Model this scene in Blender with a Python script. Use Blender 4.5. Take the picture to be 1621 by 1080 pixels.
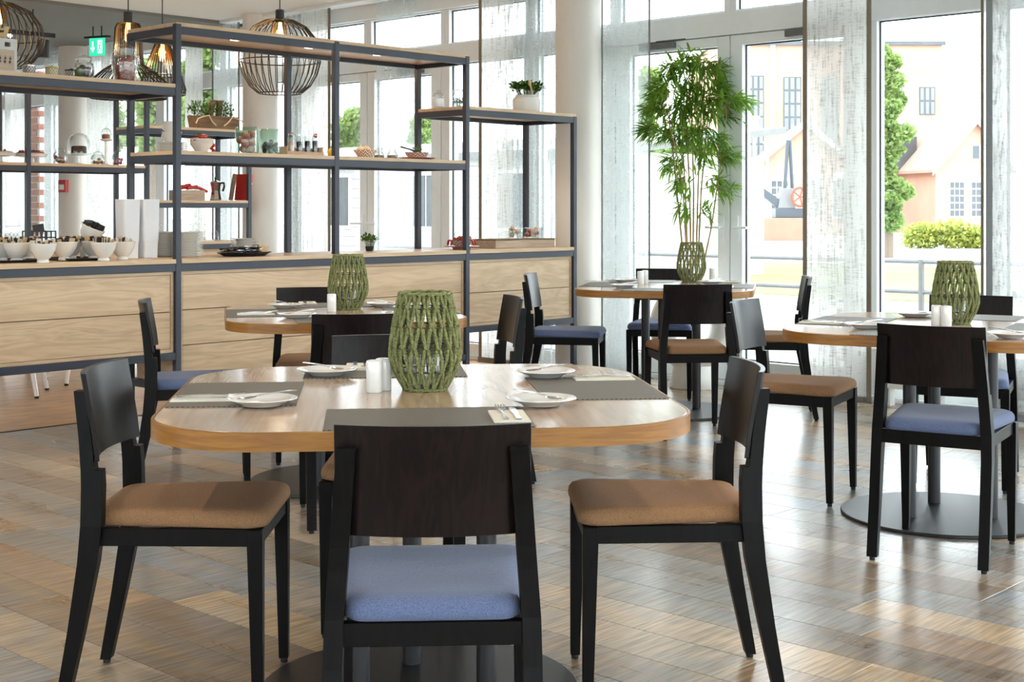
import bpy, bmesh, math, random
from math import sin, cos, pi, radians, sqrt, atan2
from mathutils import Vector, Matrix

# ------------------------------------------------------------------ camera, sky, exposure
for o in list(bpy.data.objects):
    bpy.data.objects.remove(o, do_unlink=True)
scene = bpy.context.scene
COL = scene.collection
H, FPX, HY, CX = 1.21, 2200.0, 330.0, 810.5      # eye height, focal length in px, horizon row, centre column
cam_data = bpy.data.cameras.new('camera')
cam_data.sensor_width = 36.0
cam_data.lens = FPX / 1621.0 * 36.0
cam_data.shift_y = -(540.0 - HY) / 1621.0
cam_data.clip_end = 500
cam = bpy.data.objects.new('camera', cam_data)
cam.location = (0, 0, H)
cam.rotation_euler = (pi / 2, 0, 0)
COL.objects.link(cam)
scene.camera = cam

world = bpy.data.worlds.new('overcast_sky')
scene.world = world
world.use_nodes = True
bg = world.node_tree.nodes['Background']
bg.inputs[0].default_value = (0.88, 0.95, 1.0, 1)
bg.inputs[1].default_value = 4.2

scene.view_settings.view_transform = 'Standard'
scene.view_settings.look = 'None'
scene.view_settings.exposure = 0.90
scene.view_settings.gamma = 1.0
scene.view_settings.use_curve_mapping = False

# ------------------------------------------------------------------ frames of the building
class Frame:
    def __init__(s, ox, oy, ax, ay):
        s.o = (ox, oy); s.a = (ax, ay); s.b = (-ay, ax); s.ang = atan2(ay, ax)
    def w(s, t, off):
        return (s.o[0] + t * s.a[0] + off * s.b[0], s.o[1] + t * s.a[1] + off * s.b[1])
    def t(s, px, off=0.0):
        q = (px - CX) / FPX
        x0 = s.o[0] + off * s.b[0]; y0 = s.o[1] + off * s.b[1]
        return (q * y0 - x0) / (s.a[0] - q * s.a[1])
    def p(s, px, off=0.0):
        return s.w(s.t(px, off), off)
    def inv(s, x, y):
        dx, dy = x - s.o[0], y - s.o[1]
        return dx * s.a[0] + dy * s.a[1], dx * s.b[0] + dy * s.b[1]
SX, SY = 0.6844, 0.7291
FF = Frame(-1.7745, 7.4, SX, SY)       # buffet front: x along the counter, y behind it
FG = Frame(-2.47, 11.55, SX, SY)       # second buffet unit further back
FW = Frame(2.363, 8.719, -SY, SX)      # glazed wall: x along the glass (leftwards), y into the room

def gp(px, py, z=0.0):
    d = FPX * (H - z) / (py - HY)
    return ((px - CX) / FPX * d, d)
def at(px, d):
    return ((px - CX) / FPX * d, d)
def zat(py, d):
    return H - (py - HY) * d / FPX

# ------------------------------------------------------------------ mesh helpers
class MB:
    def __init__(s):
        s.v = []; s.f = []
    def add(s, vs, fs):
        n = len(s.v); s.v += [tuple(v) for v in vs]; s.f += [tuple(i + n for i in f) for f in fs]; return s
    def box(s, x0, x1, y0, y1, z0, z1):
        return s.hexa([(x0,y0,z0),(x1,y0,z0),(x1,y1,z0),(x0,y1,z0),(x0,y0,z1),(x1,y0,z1),(x1,y1,z1),(x0,y1,z1)])
    def hexa(s, p):
        return s.add(p, [(0,3,2,1),(4,5,6,7),(0,1,5,4),(1,2,6,5),(2,3,7,6),(3,0,4,7)])
    def loft(s, rings, cap0=True, cap1=True, closed=True):
        n = len(rings[0]); vs = [p for r in rings for p in r]; fs = []
        m = n if closed else n - 1
        for k in range(len(rings) - 1):
            for i in range(m):
                j = (i + 1) % n
                fs.append((k*n+i, k*n+j, (k+1)*n+j, (k+1)*n+i))
        if cap0: fs.append(tuple(range(n - 1, -1, -1)))
        if cap1: fs.append(tuple((len(rings)-1)*n + i for i in range(n)))
        return s.add(vs, fs)
    def lathe(s, prof, n=24, c=(0,0,0), cap0=True, cap1=True):
        rings = [[(c[0]+max(r,1e-4)*cos(2*pi*i/n), c[1]+max(r,1e-4)*sin(2*pi*i/n), c[2]+z) for i in range(n)] for r, z in prof]
        return s.loft(rings, cap0, cap1)
    def prism(s, outline, z0, z1):
        return s.loft([[(x,y,z0) for x,y in outline], [(x,y,z1) for x,y in outline]])
    def tube(s, pts, r, n=8, cap=True, closed=False):
        pts = [Vector(p) for p in pts]; m = len(pts)
        rs = r if isinstance(r, (list, tuple)) else [r] * m
        rings = []; up = None
        for i in range(m):
            a = pts[(i-1) % m] if (closed or i > 0) else pts[i]
            b = pts[(i+1) % m] if (closed or i < m-1) else pts[i]
            d = (b - a)
            if d.length < 1e-9: d = Vector((0,0,1))
            d.normalize()
            if up is None:
                up = Vector((0,0,1)) if abs(d.z) < 0.9 else Vector((1,0,0))
            x = up.cross(d)
            if x.length < 1e-6: x = Vector((1,0,0)).cross(d)
            x.normalize(); y = d.cross(x); up = y
            rings.append([tuple(pts[i] + rs[i]*(cos(2*pi*k/n)*x + sin(2*pi*k/n)*y)) for k in range(n)])
        if closed: rings.append(rings[0]); cap = False
        return s.loft(rings, cap, cap)
    def ball(s, c, r, nu=12, nv=8, sc=(1,1,1), rot=None):
        rings = []
        for k in range(nv + 1):
            th = pi * k / nv; rr = max(sin(th), 0.02); z = -cos(th)
            ring = []
            for i in range(nu):
                p = Vector((rr*cos(2*pi*i/nu)*sc[0]*r, rr*sin(2*pi*i/nu)*sc[1]*r, z*sc[2]*r))
                if rot: p = rot @ p
                ring.append((p.x+c[0], p.y+c[1], p.z+c[2]))
            rings.append(ring)
        return s.loft(rings)
    def grid(s, nx, ny, fn):
        vs = [fn(i/nx, j/ny) for j in range(ny+1) for i in range(nx+1)]
        fs = [(j*(nx+1)+i, j*(nx+1)+i+1, (j+1)*(nx+1)+i+1, (j+1)*(nx+1)+i) for j in range(ny) for i in range(nx)]
        return s.add(vs, fs)
    def xf(s, M):
        s.v = [tuple(M @ Vector(p)) for p in s.v]; return s
    def build(s, name, m, parent=None, loc=(0,0,0), rz=0.0, smooth=True, bevel=0.0, fix=True, ang=38):
        me = bpy.data.meshes.new(name)
        me.from_pydata(s.v, [], s.f)
        if fix:
            bm = bmesh.new(); bm.from_mesh(me)
            bmesh.ops.recalc_face_normals(bm, faces=bm.faces)
            bm.to_mesh(me); bm.free()
        me.update()
        if smooth:
            me.shade_smooth()
            me.set_sharp_from_angle(angle=radians(ang))
        o = bpy.data.objects.new(name, me)
        me.materials.append(m)
        COL.objects.link(o)
        o.parent = parent
        o.location = loc; o.rotation_euler = (0, 0, rz)
        if bevel:
            b = o.modifiers.new('bevel', 'BEVEL'); b.width = bevel; b.segments = 2; b.limit_method = 'ANGLE'; b.angle_limit = radians(40)
        return o

def rrect(hx, hy, r, n=8, cx=0, cy=0):
    out = []
    for sx, sy, a0 in ((1,1,0),(-1,1,pi/2),(-1,-1,pi),(1,-1,3*pi/2)):
        for k in range(n + 1):
            a = a0 + pi/2*k/n
            out.append((cx + sx*(hx-r) + r*cos(a), cy + sy*(hy-r) + r*sin(a)))
    return out
def empty(name, loc=(0,0,0), rz=0.0):
    o = bpy.data.objects.new(name, None); COL.objects.link(o)
    o.location = loc if len(loc) == 3 else (loc[0], loc[1], 0); o.rotation_euler = (0,0,rz); o.empty_display_size = 0.05
    return o
def tag(o, label=None, cat=None, group=None, kind=None):
    if label: o['label'] = label
    if cat: o['category'] = cat
    if group: o['group'] = group
    if kind: o['kind'] = kind
    return o
KIDS = {}
def kids(o):
    return [c for c in bpy.data.objects if c.parent == o]
def dup(o, loc=None, rz=None, parent=None):
    c = o.copy(); COL.objects.link(c); c.parent = parent
    if loc is not None: c.location = loc
    if rz is not None: c.rotation_euler = (0,0,rz)
    for k in kids(o): dup(k, parent=c)
    return c

# ------------------------------------------------------------------ materials
def nt(name):
    m = bpy.data.materials.new(name); m.use_nodes = True
    return m, m.node_tree.nodes, m.node_tree.links, m.node_tree.nodes['Principled BSDF']
def rgba(c): return (c[0], c[1], c[2], 1)
def mat(name, c, rough=0.5, metal=0.0, var=0.12, scale=18, stretch=(1,1,1), bump=0.0, bscale=None, c2=None, coat=0.0, spec=0.5, detail=4, lo=0.3, hi=0.7, sheen=0.0, trans=0.0):
    m, N, L, P = nt(name)
    tc = N.new('ShaderNodeTexCoord'); mp = N.new('ShaderNodeMapping'); mp.inputs['Scale'].default_value = stretch
    L.new(tc.outputs['Object'], mp.inputs[0])
    nz = N.new('ShaderNodeTexNoise'); nz.inputs['Scale'].default_value = scale; nz.inputs['Detail'].default_value = detail
    L.new(mp.outputs[0], nz.inputs['Vector'])
    cr = N.new('ShaderNodeValToRGB'); L.new(nz.outputs['Fac'], cr.inputs[0])
    cr.color_ramp.elements[0].position = lo; cr.color_ramp.elements[1].position = hi
    if c2 is None: c2 = tuple(x*(1-var) for x in c)
    cr.color_ramp.elements[0].color = rgba(c2); cr.color_ramp.elements[1].color = rgba(c)
    L.new(cr.outputs[0], P.inputs['Base Color'])
    P.inputs['Roughness'].default_value = rough; P.inputs['Metallic'].default_value = metal
    P.inputs['Specular IOR Level'].default_value = spec
    if coat: P.inputs['Coat Weight'].default_value = coat; P.inputs['Coat Roughness'].default_value = 0.15
    if sheen: P.inputs['Sheen Weight'].default_value = sheen
    if bump:
        b = N.new('ShaderNodeBump'); b.inputs['Strength'].default_value = bump; b.inputs['Distance'].default_value = 0.002
        nb = nz
        if bscale:
            nb = N.new('ShaderNodeTexNoise'); nb.inputs['Scale'].default_value = bscale; nb.inputs['Detail'].default_value = 2
            L.new(mp.outputs[0], nb.inputs['Vector'])
        L.new(nb.outputs['Fac'], b.inputs['Height']); L.new(b.outputs[0], P.inputs['Normal'])
    return m
def wood(name, c1, c2, stretch, rough=0.4, scale=1.0, coat=0.0, spec=0.5, dist=1.5, bump=0.06):
    """grain: broad figure plus fine streaks, long along the axis with the small stretch"""
    m, N, L, P = nt(name)
    tc = N.new('ShaderNodeTexCoord'); oi = N.new('ShaderNodeObjectInfo')
    ad = N.new('ShaderNodeVectorMath'); ad.operation = 'MULTIPLY_ADD'
    L.new(oi.outputs['Random'], ad.inputs[0]); ad.inputs[1].default_value = (7, 11, 13); L.new(tc.outputs['Object'], ad.inputs[2])
    mp = N.new('ShaderNodeMapping'); mp.inputs['Scale'].default_value = stretch; L.new(ad.outputs[0], mp.inputs[0])
    n1 = N.new('ShaderNodeTexNoise'); n1.inputs['Scale'].default_value = scale; n1.inputs['Detail'].default_value = 3; n1.inputs['Distortion'].default_value = dist
    L.new(mp.outputs[0], n1.inputs['Vector'])
    mul = N.new('ShaderNodeMath'); mul.operation = 'MULTIPLY'; mul.inputs[1].default_value = 9.0; L.new(n1.outputs['Fac'], mul.inputs[0])
    fr = N.new('ShaderNodeMath'); fr.operation = 'PINGPONG'; fr.inputs[1].default_value = 1.0; L.new(mul.outputs[0], fr.inputs[0])
    n2 = N.new('ShaderNodeTexNoise'); n2.inputs['Scale'].default_value = scale*7; n2.inputs['Detail'].default_value = 5
    L.new(mp.outputs[0], n2.inputs['Vector'])
    mx = N.new('ShaderNodeMix'); mx.data_type = 'FLOAT'; mx.inputs[0].default_value = 0.55
    L.new(fr.outputs[0], mx.inputs[2]); L.new(n2.outputs['Fac'], mx.inputs[3])
    cr = N.new('ShaderNodeValToRGB'); L.new(mx.outputs[0], cr.inputs[0])
    cr.color_ramp.elements[0].position = 0.2; cr.color_ramp.elements[1].position = 0.75
    cr.color_ramp.elements[0].color = rgba(c2); cr.color_ramp.elements[1].color = rgba(c1)
    L.new(cr.outputs[0], P.inputs['Base Color']); P.inputs['Roughness'].default_value = rough; P.inputs['Specular IOR Level'].default_value = spec
    if coat: P.inputs['Coat Weight'].default_value = coat; P.inputs['Coat Roughness'].default_value = 0.08
    b = N.new('ShaderNodeBump'); b.inputs['Strength'].default_value = bump; b.inputs['Distance'].default_value = 0.001
    L.new(n2.outputs['Fac'], b.inputs['Height']); L.new(b.outputs[0], P.inputs['Normal'])
    return m
def glass(name, tint=(1,1,1), refl=0.08, rough=0.0, dens=0.0):
    m = bpy.data.materials.new(name); m.use_nodes = True
    N = m.node_tree.nodes; L = m.node_tree.links; N.clear()
    out = N.new('ShaderNodeOutputMaterial'); tr = N.new('ShaderNodeBsdfTransparent'); gl = N.new('ShaderNodeBsdfGlossy')
    tr.inputs[0].default_value = rgba(tint); gl.inputs['Roughness'].default_value = rough
    fz = N.new('ShaderNodeLayerWeight'); fz.inputs['Blend'].default_value = 0.25
    nz = N.new('ShaderNodeTexNoise'); nz.inputs['Scale'].default_value = 3.0
    mu = N.new('ShaderNodeMath'); mu.operation = 'MULTIPLY_ADD'; mu.inputs[1].default_value = 0.35; mu.inputs[2].default_value = refl
    L.new(fz.outputs['Fresnel'], mu.inputs[0])
    mx = N.new('ShaderNodeMixShader'); L.new(mu.outputs[0], mx.inputs[0]); L.new(tr.outputs[0], mx.inputs[1]); L.new(gl.outputs[0], mx.inputs[2])
    if dens:
        df = N.new('ShaderNodeBsdfDiffuse'); df.inputs[0].default_value = rgba(tint)
        m2 = N.new('ShaderNodeMixShader'); m2.inputs[0].default_value = dens
        L.new(mx.outputs[0], m2.inputs[1]); L.new(df.outputs[0], m2.inputs[2]); L.new(m2.outputs[0], out.inputs[0])
    else:
        L.new(mx.outputs[0], out.inputs[0])
    return m
def emit(name, c, s):
    m = bpy.data.materials.new(name); m.use_nodes = True
    N = m.node_tree.nodes; L = m.node_tree.links; N.clear()
    out = N.new('ShaderNodeOutputMaterial'); e = N.new('ShaderNodeEmission'); e.inputs[0].default_value = rgba(c); e.inputs[1].default_value = s
    L.new(e.outputs[0], out.inputs[0]); return m
def cloth(name, c, c2, open_, var=0.25, stretch=(30, 30, 2.5)):
    """open-weave curtain: translucent threads with gaps"""
    m = bpy.data.materials.new(name); m.use_nodes = True
    N = m.node_tree.nodes; L = m.node_tree.links; N.clear()
    out = N.new('ShaderNodeOutputMaterial')
    tc = N.new('ShaderNodeTexCoord'); mp = N.new('ShaderNodeMapping'); mp.inputs['Scale'].default_value = stretch; L.new(tc.outputs['Object'], mp.inputs[0])
    nz = N.new('ShaderNodeTexNoise'); nz.inputs['Scale'].default_value = 2.0; nz.inputs['Detail'].default_value = 6; nz.inputs['Roughness'].default_value = 0.7; L.new(mp.outputs[0], nz.inputs['Vector'])
    mp2 = N.new('ShaderNodeMapping'); mp2.inputs['Scale'].default_value = (stretch[2]*3, stretch[2]*3, stretch[0]*2); L.new(tc.outputs['Object'], mp2.inputs[0])
    n2 = N.new('ShaderNodeTexNoise'); n2.inputs['Scale'].default_value = 2.0; n2.inputs['Detail'].default_value = 3; L.new(mp2.outputs[0], n2.inputs['Vector'])
    av = N.new('ShaderNodeMix'); av.data_type = 'FLOAT'; av.inputs[0].default_value = 0.35; L.new(nz.outputs['Fac'], av.inputs[2]); L.new(n2.outputs['Fac'], av.inputs[3])
    cr = N.new('ShaderNodeValToRGB'); L.new(av.outputs[0], cr.inputs[0])
    cr.color_ramp.elements[0].position = 0.36; cr.color_ramp.elements[1].position = 0.52
    cr.color_ramp.elements[0].color = rgba(c2); cr.color_ramp.elements[1].color = rgba(c)
    tl = N.new('ShaderNodeBsdfTranslucent'); df = N.new('ShaderNodeBsdfDiffuse'); tr = N.new('ShaderNodeBsdfTransparent')
    L.new(cr.outputs[0], tl.inputs[0]); L.new(cr.outputs[0], df.inputs[0])
    m1 = N.new('ShaderNodeMixShader'); m1.inputs[0].default_value = 0.35; L.new(tl.outputs[0], m1.inputs[1]); L.new(df.outputs[0], m1.inputs[2])
    mr = N.new('ShaderNodeMapRange'); mr.inputs['From Min'].default_value = 0.38; mr.inputs['From Max'].default_value = 0.62
    mr.inputs['To Min'].default_value = max(open_-var, 0); mr.inputs['To Max'].default_value = min(open_+var, 1); L.new(av.outputs[0], mr.inputs['Value'])
    m2 = N.new('ShaderNodeMixShader'); L.new(mr.outputs[0], m2.inputs[0]); L.new(m1.outputs[0], m2.inputs[1]); L.new(tr.outputs[0], m2.inputs[2])
    L.new(m2.outputs[0], out.inputs[0]); return m

M = {}
M['espresso'] = wood('espresso_stained_wood', (0.0042,0.0034,0.0034), (0.0018,0.0015,0.0016), (6,6,1.0), rough=0.42, spec=0.13, scale=3.0)
M['espresso_face'] = wood('espresso_plywood_face', (0.012,0.006,0.0055), (0.0025,0.0018,0.002), (11,11,0.5), rough=0.3, scale=2.0, spec=0.25)
M['blue'] = mat('blue_melange_wool', (0.15,0.20,0.36), 0.95, var=0.55, scale=420, bump=0.5, detail=2, sheen=0.2, c2=(0.065,0.09,0.18), lo=0.25, hi=0.75)
M['brown'] = mat('rust_brown_wool', (0.38,0.205,0.10), 0.95, scale=420, bump=0.5, detail=2, sheen=0.0, c2=(0.18,0.095,0.043), lo=0.25, hi=0.75)
M['laminate'] = wood('pale_wood_laminate', (0.52,0.37,0.25), (0.39,0.265,0.17), (14,1.0,14), rough=0.17, scale=1.0, dist=0.6, coat=0.12, bump=0.0)
M['edge'] = wood('amber_oak_lipping', (0.38,0.165,0.022), (0.25,0.095,0.011), (3,3,40), rough=0.38, scale=1.0, dist=0.4)
M['black_metal'] = mat('black_textured_metal', (0.012,0.012,0.015), 0.40, scale=600, bump=0.3, spec=0.5, detail=1, var=0.4)
M['rubber'] = mat('black_rubber', (0.01,0.01,0.01), 0.7)
M['steel_frame'] = mat('slate_blue_powder_coat', (0.030,0.036,0.055), 0.42, scale=300, bump=0.08, var=0.1)
M['oak'] = wood('light_oak_board', (0.68,0.49,0.31), (0.54,0.37,0.22), (1.0,9,9), rough=0.42, scale=1.1)
M['oak_drawer'] = wood('light_oak_drawer_veneer', (0.70,0.51,0.325), (0.54,0.37,0.22), (0.8,6,6), rough=0.45, scale=1.3, dist=2.2)
M['cabinet_dark'] = mat('dark_gap', (0.03,0.022,0.018), 0.8)
M['white_pvc'] = mat('white_window_frame', (0.83,0.87,0.89), 0.35, var=0.03)
M['gasket'] = mat('black_rubber_gasket', (0.02,0.025,0.035), 0.6)
M['glass'] = glass('window_glass', (0.97,0.99,0.985), 0.02)
M['plaster'] = mat('cream_plaster', (0.80,0.76,0.71), 0.85, var=0.04, scale=3)
M['ceiling'] = mat('white_ceiling_paint', (0.82,0.80,0.77), 0.9, var=0.02, scale=2)
M['grey_paint'] = mat('grey_ceiling_paint', (0.20,0.20,0.19), 0.85, var=0.05, scale=2)
M['plate'] = mat('white_porcelain', (0.86,0.86,0.85), 0.12, var=0.02, coat=0.5)
M['cream_china'] = mat('cream_porcelain', (0.80,0.77,0.71), 0.2, var=0.05, coat=0.4)
M['steel'] = mat('polished_steel', (0.72,0.72,0.72), 0.14, metal=1.0, var=0.05)
M['napkin'] = mat('cream_paper_napkin', (0.86,0.82,0.70), 0.9, var=0.05, scale=60, bump=0.2)
M['rope'] = mat('green_paper_rope', (0.30,0.31,0.125), 0.85, scale=160, c2=(0.11,0.125,0.04), bump=0.7, lo=0.3, hi=0.65)
M['wire'] = mat('lantern_wire', (0.05,0.06,0.03), 0.5, metal=0.6)
M['jarglass'] = glass('clear_glass', (0.965,0.98,0.975), 0.06)
M['greenglass'] = glass('green_tinted_glass', (0.86,0.95,0.90), 0.04)
M['wax'] = mat('white_wax', (0.85,0.83,0.78), 0.5, var=0.03)
M['curtain'] = cloth('slub_linen_panel', (0.60,0.59,0.565), (0.30,0.28,0.25), 0.10, 0.10)
M['curtain_thin'] = cloth('sheer_linen_panel', (0.55,0.58,0.58), (0.36,0.40,0.41), 0.50, 0.25)
M['curtain_weave'] = cloth('grey_weave_panel', (0.50,0.51,0.51), (0.22,0.23,0.23), 0.22, 0.15, stretch=(40,40,6))
M['hem'] = mat('taupe_hem_tape', (0.26,0.225,0.17), 0.9, var=0.2, scale=120)
M['hem_grey'] = mat('grey_hem_tape', (0.30,0.33,0.34), 0.9, var=0.2, scale=120)
M['pot_white'] = mat('white_glazed_planter', (0.84,0.83,0.78), 0.35, var=0.03)
M['cane'] = mat('tan_bamboo_cane', (0.42,0.25,0.09), 0.5, scale=30, c2=(0.24,0.17,0.05), stretch=(1,1,0.4))
def leafmat(name, c, c2, scale):
    m = bpy.data.materials.new(name); m.use_nodes = True
    N = m.node_tree.nodes; L = m.node_tree.links; N.clear()
    out = N.new('ShaderNodeOutputMaterial'); tc = N.new('ShaderNodeTexCoord'); nz = N.new('ShaderNodeTexNoise'); nz.inputs['Scale'].default_value = scale; nz.inputs['Detail'].default_value = 3
    L.new(tc.outputs['Object'], nz.inputs['Vector']); cr = N.new('ShaderNodeValToRGB'); L.new(nz.outputs['Fac'], cr.inputs[0])
    cr.color_ramp.elements[0].position = 0.35; cr.color_ramp.elements[1].position = 0.65; cr.color_ramp.elements[0].color = rgba(c2); cr.color_ramp.elements[1].color = rgba(c)
    df = N.new('ShaderNodeBsdfDiffuse'); tl = N.new('ShaderNodeBsdfTranslucent'); gl = N.new('ShaderNodeBsdfGlossy'); gl.inputs['Roughness'].default_value = 0.4; gl.inputs[0].default_value = (1,1,1,1)
    L.new(cr.outputs[0], df.inputs[0]); L.new(cr.outputs[0], tl.inputs[0])
    m1 = N.new('ShaderNodeMixShader'); m1.inputs[0].default_value = 0.45; L.new(df.outputs[0], m1.inputs[1]); L.new(tl.outputs[0], m1.inputs[2])
    m2 = N.new('ShaderNodeMixShader'); m2.inputs[0].default_value = 0.03; L.new(m1.outputs[0], m2.inputs[1]); L.new(gl.outputs[0], m2.inputs[2]); L.new(m2.outputs[0], out.inputs[0])
    return m
M['leaf'] = leafmat('bamboo_leaf', (0.26,0.42,0.05), (0.09,0.22,0.02), 9)
M['herb'] = leafmat('dark_herb_leaf', (0.16,0.28,0.05), (0.05,0.13,0.02), 25)
M['tree_leaf'] = leafmat('tree_foliage', (0.27,0.36,0.11), (0.14,0.23,0.06), 1.2)
M['bark'] = mat('bark', (0.16,0.12,0.09), 0.9)
M['tray'] = mat('black_plastic_tray', (0.012,0.012,0.014), 0.35)
M['red'] = mat('tomato_red', (0.50,0.035,0.015), 0.3, var=0.4, scale=8, coat=0.3)
M['onion'] = mat('terracotta_onion_skin', (0.48,0.13,0.07), 0.4, scale=14, c2=(0.30,0.06,0.04), coat=0.2)
M['dark_fruit'] = mat('dark_plum', (0.035,0.018,0.03), 0.3, coat=0.3)
M['black_olive'] = mat('black_beans', (0.012,0.011,0.013), 0.4)
M['garlic'] = mat('garlic_skin', (0.72,0.58,0.42), 0.6, scale=20, c2=(0.5,0.36,0.24))
M['cake'] = mat('chocolate_cake', (0.10,0.045,0.02), 0.9, scale=50, c2=(0.03,0.015,0.01), bump=1.0)
M['pie'] = mat('baked_pie', (0.40,0.16,0.06), 0.8, scale=40, c2=(0.18,0.05,0.03))
M['candy_y'] = mat('amber_sweets', (0.60,0.30,0.05), 0.4, scale=8, c2=(0.3,0.12,0.03))
M['candy_p'] = mat('pink_sweets', (0.55,0.12,0.22), 0.4, scale=8)
M['paper_w'] = mat('white_paper_sachet', (0.82,0.78,0.72), 0.7, scale=30, c2=(0.55,0.42,0.30))
M['paper_b'] = mat('black_foil_sachet', (0.02,0.02,0.022), 0.3, scale=30)
M['paper_k'] = mat('kraft_wood_stick', (0.62,0.42,0.22), 0.7)
M['rustic'] = mat('rustic_brown_wood', (0.24,0.15,0.08), 0.8, scale=6, stretch=(1,8,8), c2=(0.14,0.08,0.04))
M['pale_box'] = mat('pale_wood_box', (0.55,0.43,0.33), 0.7, scale=6, stretch=(1,10,10), c2=(0.42,0.31,0.22))
M['string'] = mat('jute_string', (0.62,0.48,0.32), 0.9, scale=90)
M['book_red'] = mat('red_book_cover', (0.55,0.025,0.02), 0.45)
M['paperpages'] = mat('paper_pages', (0.75,0.70,0.60), 0.9, scale=200, stretch=(1,1,0.1))
M['white_print'] = mat('white_print', (0.85,0.85,0.83), 0.6)
M['dark_print'] = mat('dark_print', (0.05,0.045,0.045), 0.6)
M['pattern_b'] = None
M['copper'] = mat('copper_glow_sleeve', (0.75,0.26,0.06), 0.3, metal=0.8)
M['lamp_black'] = mat('black_lamp_wire', (0.012,0.011,0.01), 0.45)
M['bulb'] = emit('warm_filament_bulb', (1.0,0.55,0.16), 14.0)
M['spot'] = emit('warm_downlight_lens', (1.0,0.86,0.66), 9.0)
M['sign_green'] = emit('lit_green_sign', (0.03,0.50,0.28), 1.0)
M['sign_white'] = emit('lit_white_pictogram', (0.85,0.95,0.90), 1.0)
M['alarm'] = mat('red_alarm_box', (0.50,0.03,0.02), 0.4)
M['plastic_white'] = mat('white_plastic', (0.82,0.81,0.78), 0.3, var=0.03)
M['carton'] = mat('frosted_white_plastic', (0.80,0.80,0.82), 0.45, var=0.03)
M['spice_y'] = mat('yellow_lemon', (0.65,0.42,0.04), 0.5)

def mat_pattern(name, c1, c2):
    m, N, L, P = nt(name)
    tc = N.new('ShaderNodeTexCoord'); sp = N.new('ShaderNodeSeparateXYZ'); L.new(tc.outputs['Object'], sp.inputs[0])
    at2 = N.new('ShaderNodeMath'); at2.operation = 'ARCTAN2'; L.new(sp.outputs[1], at2.inputs[0]); L.new(sp.outputs[0], at2.inputs[1])
    m1 = N.new('ShaderNodeMath'); m1.operation = 'MULTIPLY'; m1.inputs[1].default_value = 14/pi; L.new(at2.outputs[0], m1.inputs[0])
    pp = N.new('ShaderNodeMath'); pp.operation = 'PINGPONG'; pp.inputs[1].default_value = 1.0; L.new(m1.outputs[0], pp.inputs[0])
    z1 = N.new('ShaderNodeMath'); z1.operation = 'MULTIPLY'; z1.inputs[1].default_value = 55.0; L.new(sp.outputs[2], z1.inputs[0])
    ad = N.new('ShaderNodeMath'); ad.operation = 'ADD'; L.new(pp.outputs[0], ad.inputs[0]); L.new(z1.outputs[0], ad.inputs[1])
    fr = N.new('ShaderNodeMath'); fr.operation = 'FRACT'; L.new(ad.outputs[0], fr.inputs[0])
    gt = N.new('ShaderNodeMath'); gt.operation = 'GREATER_THAN'; gt.inputs[1].default_value = 0.5; L.new(fr.outputs[0], gt.inputs[0])
    mx = N.new('ShaderNodeMix'); mx.data_type = 'RGBA'; mx.inputs[6].default_value = rgba(c1); mx.inputs[7].default_value = rgba(c2)
    L.new(gt.outputs[0], mx.inputs[0]); L.new(mx.outputs[2], P.inputs['Base Color']); P.inputs['Roughness'].default_value = 0.3
    return m
M['pattern_b'] = mat_pattern('black_zigzag_glaze', (0.03,0.03,0.03), (0.75,0.72,0.66))
M['pattern_g'] = mat_pattern('olive_zigzag_glaze', (0.30,0.28,0.05), (0.70,0.65,0.50))
M['pattern_t'] = mat_pattern('brown_band_glaze', (0.30,0.15,0.09), (0.80,0.74,0.66))

def mat_mat(name):
    """woven vinyl place mat"""
    m, N, L, P = nt(name)
    tc = N.new('ShaderNodeTexCoord'); mp = N.new('ShaderNodeMapping'); mp.inputs['Scale'].default_value = (170,170,170); L.new(tc.outputs['Object'], mp.inputs[0])
    ck = N.new('ShaderNodeTexChecker'); ck.inputs['Scale'].default_value = 1.0; L.new(mp.outputs[0], ck.inputs['Vector'])
    nz = N.new('ShaderNodeTexNoise'); nz.inputs['Scale'].default_value = 60; L.new(tc.outputs['Object'], nz.inputs['Vector'])
    mx = N.new('ShaderNodeMix'); mx.data_type = 'RGBA'; L.new(ck.outputs['Fac'], mx.inputs[0])
    mx.inputs[6].default_value = (0.045,0.042,0.037,1); mx.inputs[7].default_value = (0.23,0.205,0.17,1)
    L.new(mx.outputs[2], P.inputs['Base Color']); P.inputs['Roughness'].default_value = 0.55
    b = N.new('ShaderNodeBump'); b.inputs['Strength'].default_value = 0.5; b.inputs['Distance'].default_value = 0.001; L.new(ck.outputs['Fac'], b.inputs['Height']); L.new(b.outputs[0], P.inputs['Normal'])
    return m
M['mat'] = mat_mat('woven_taupe_vinyl')

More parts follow.
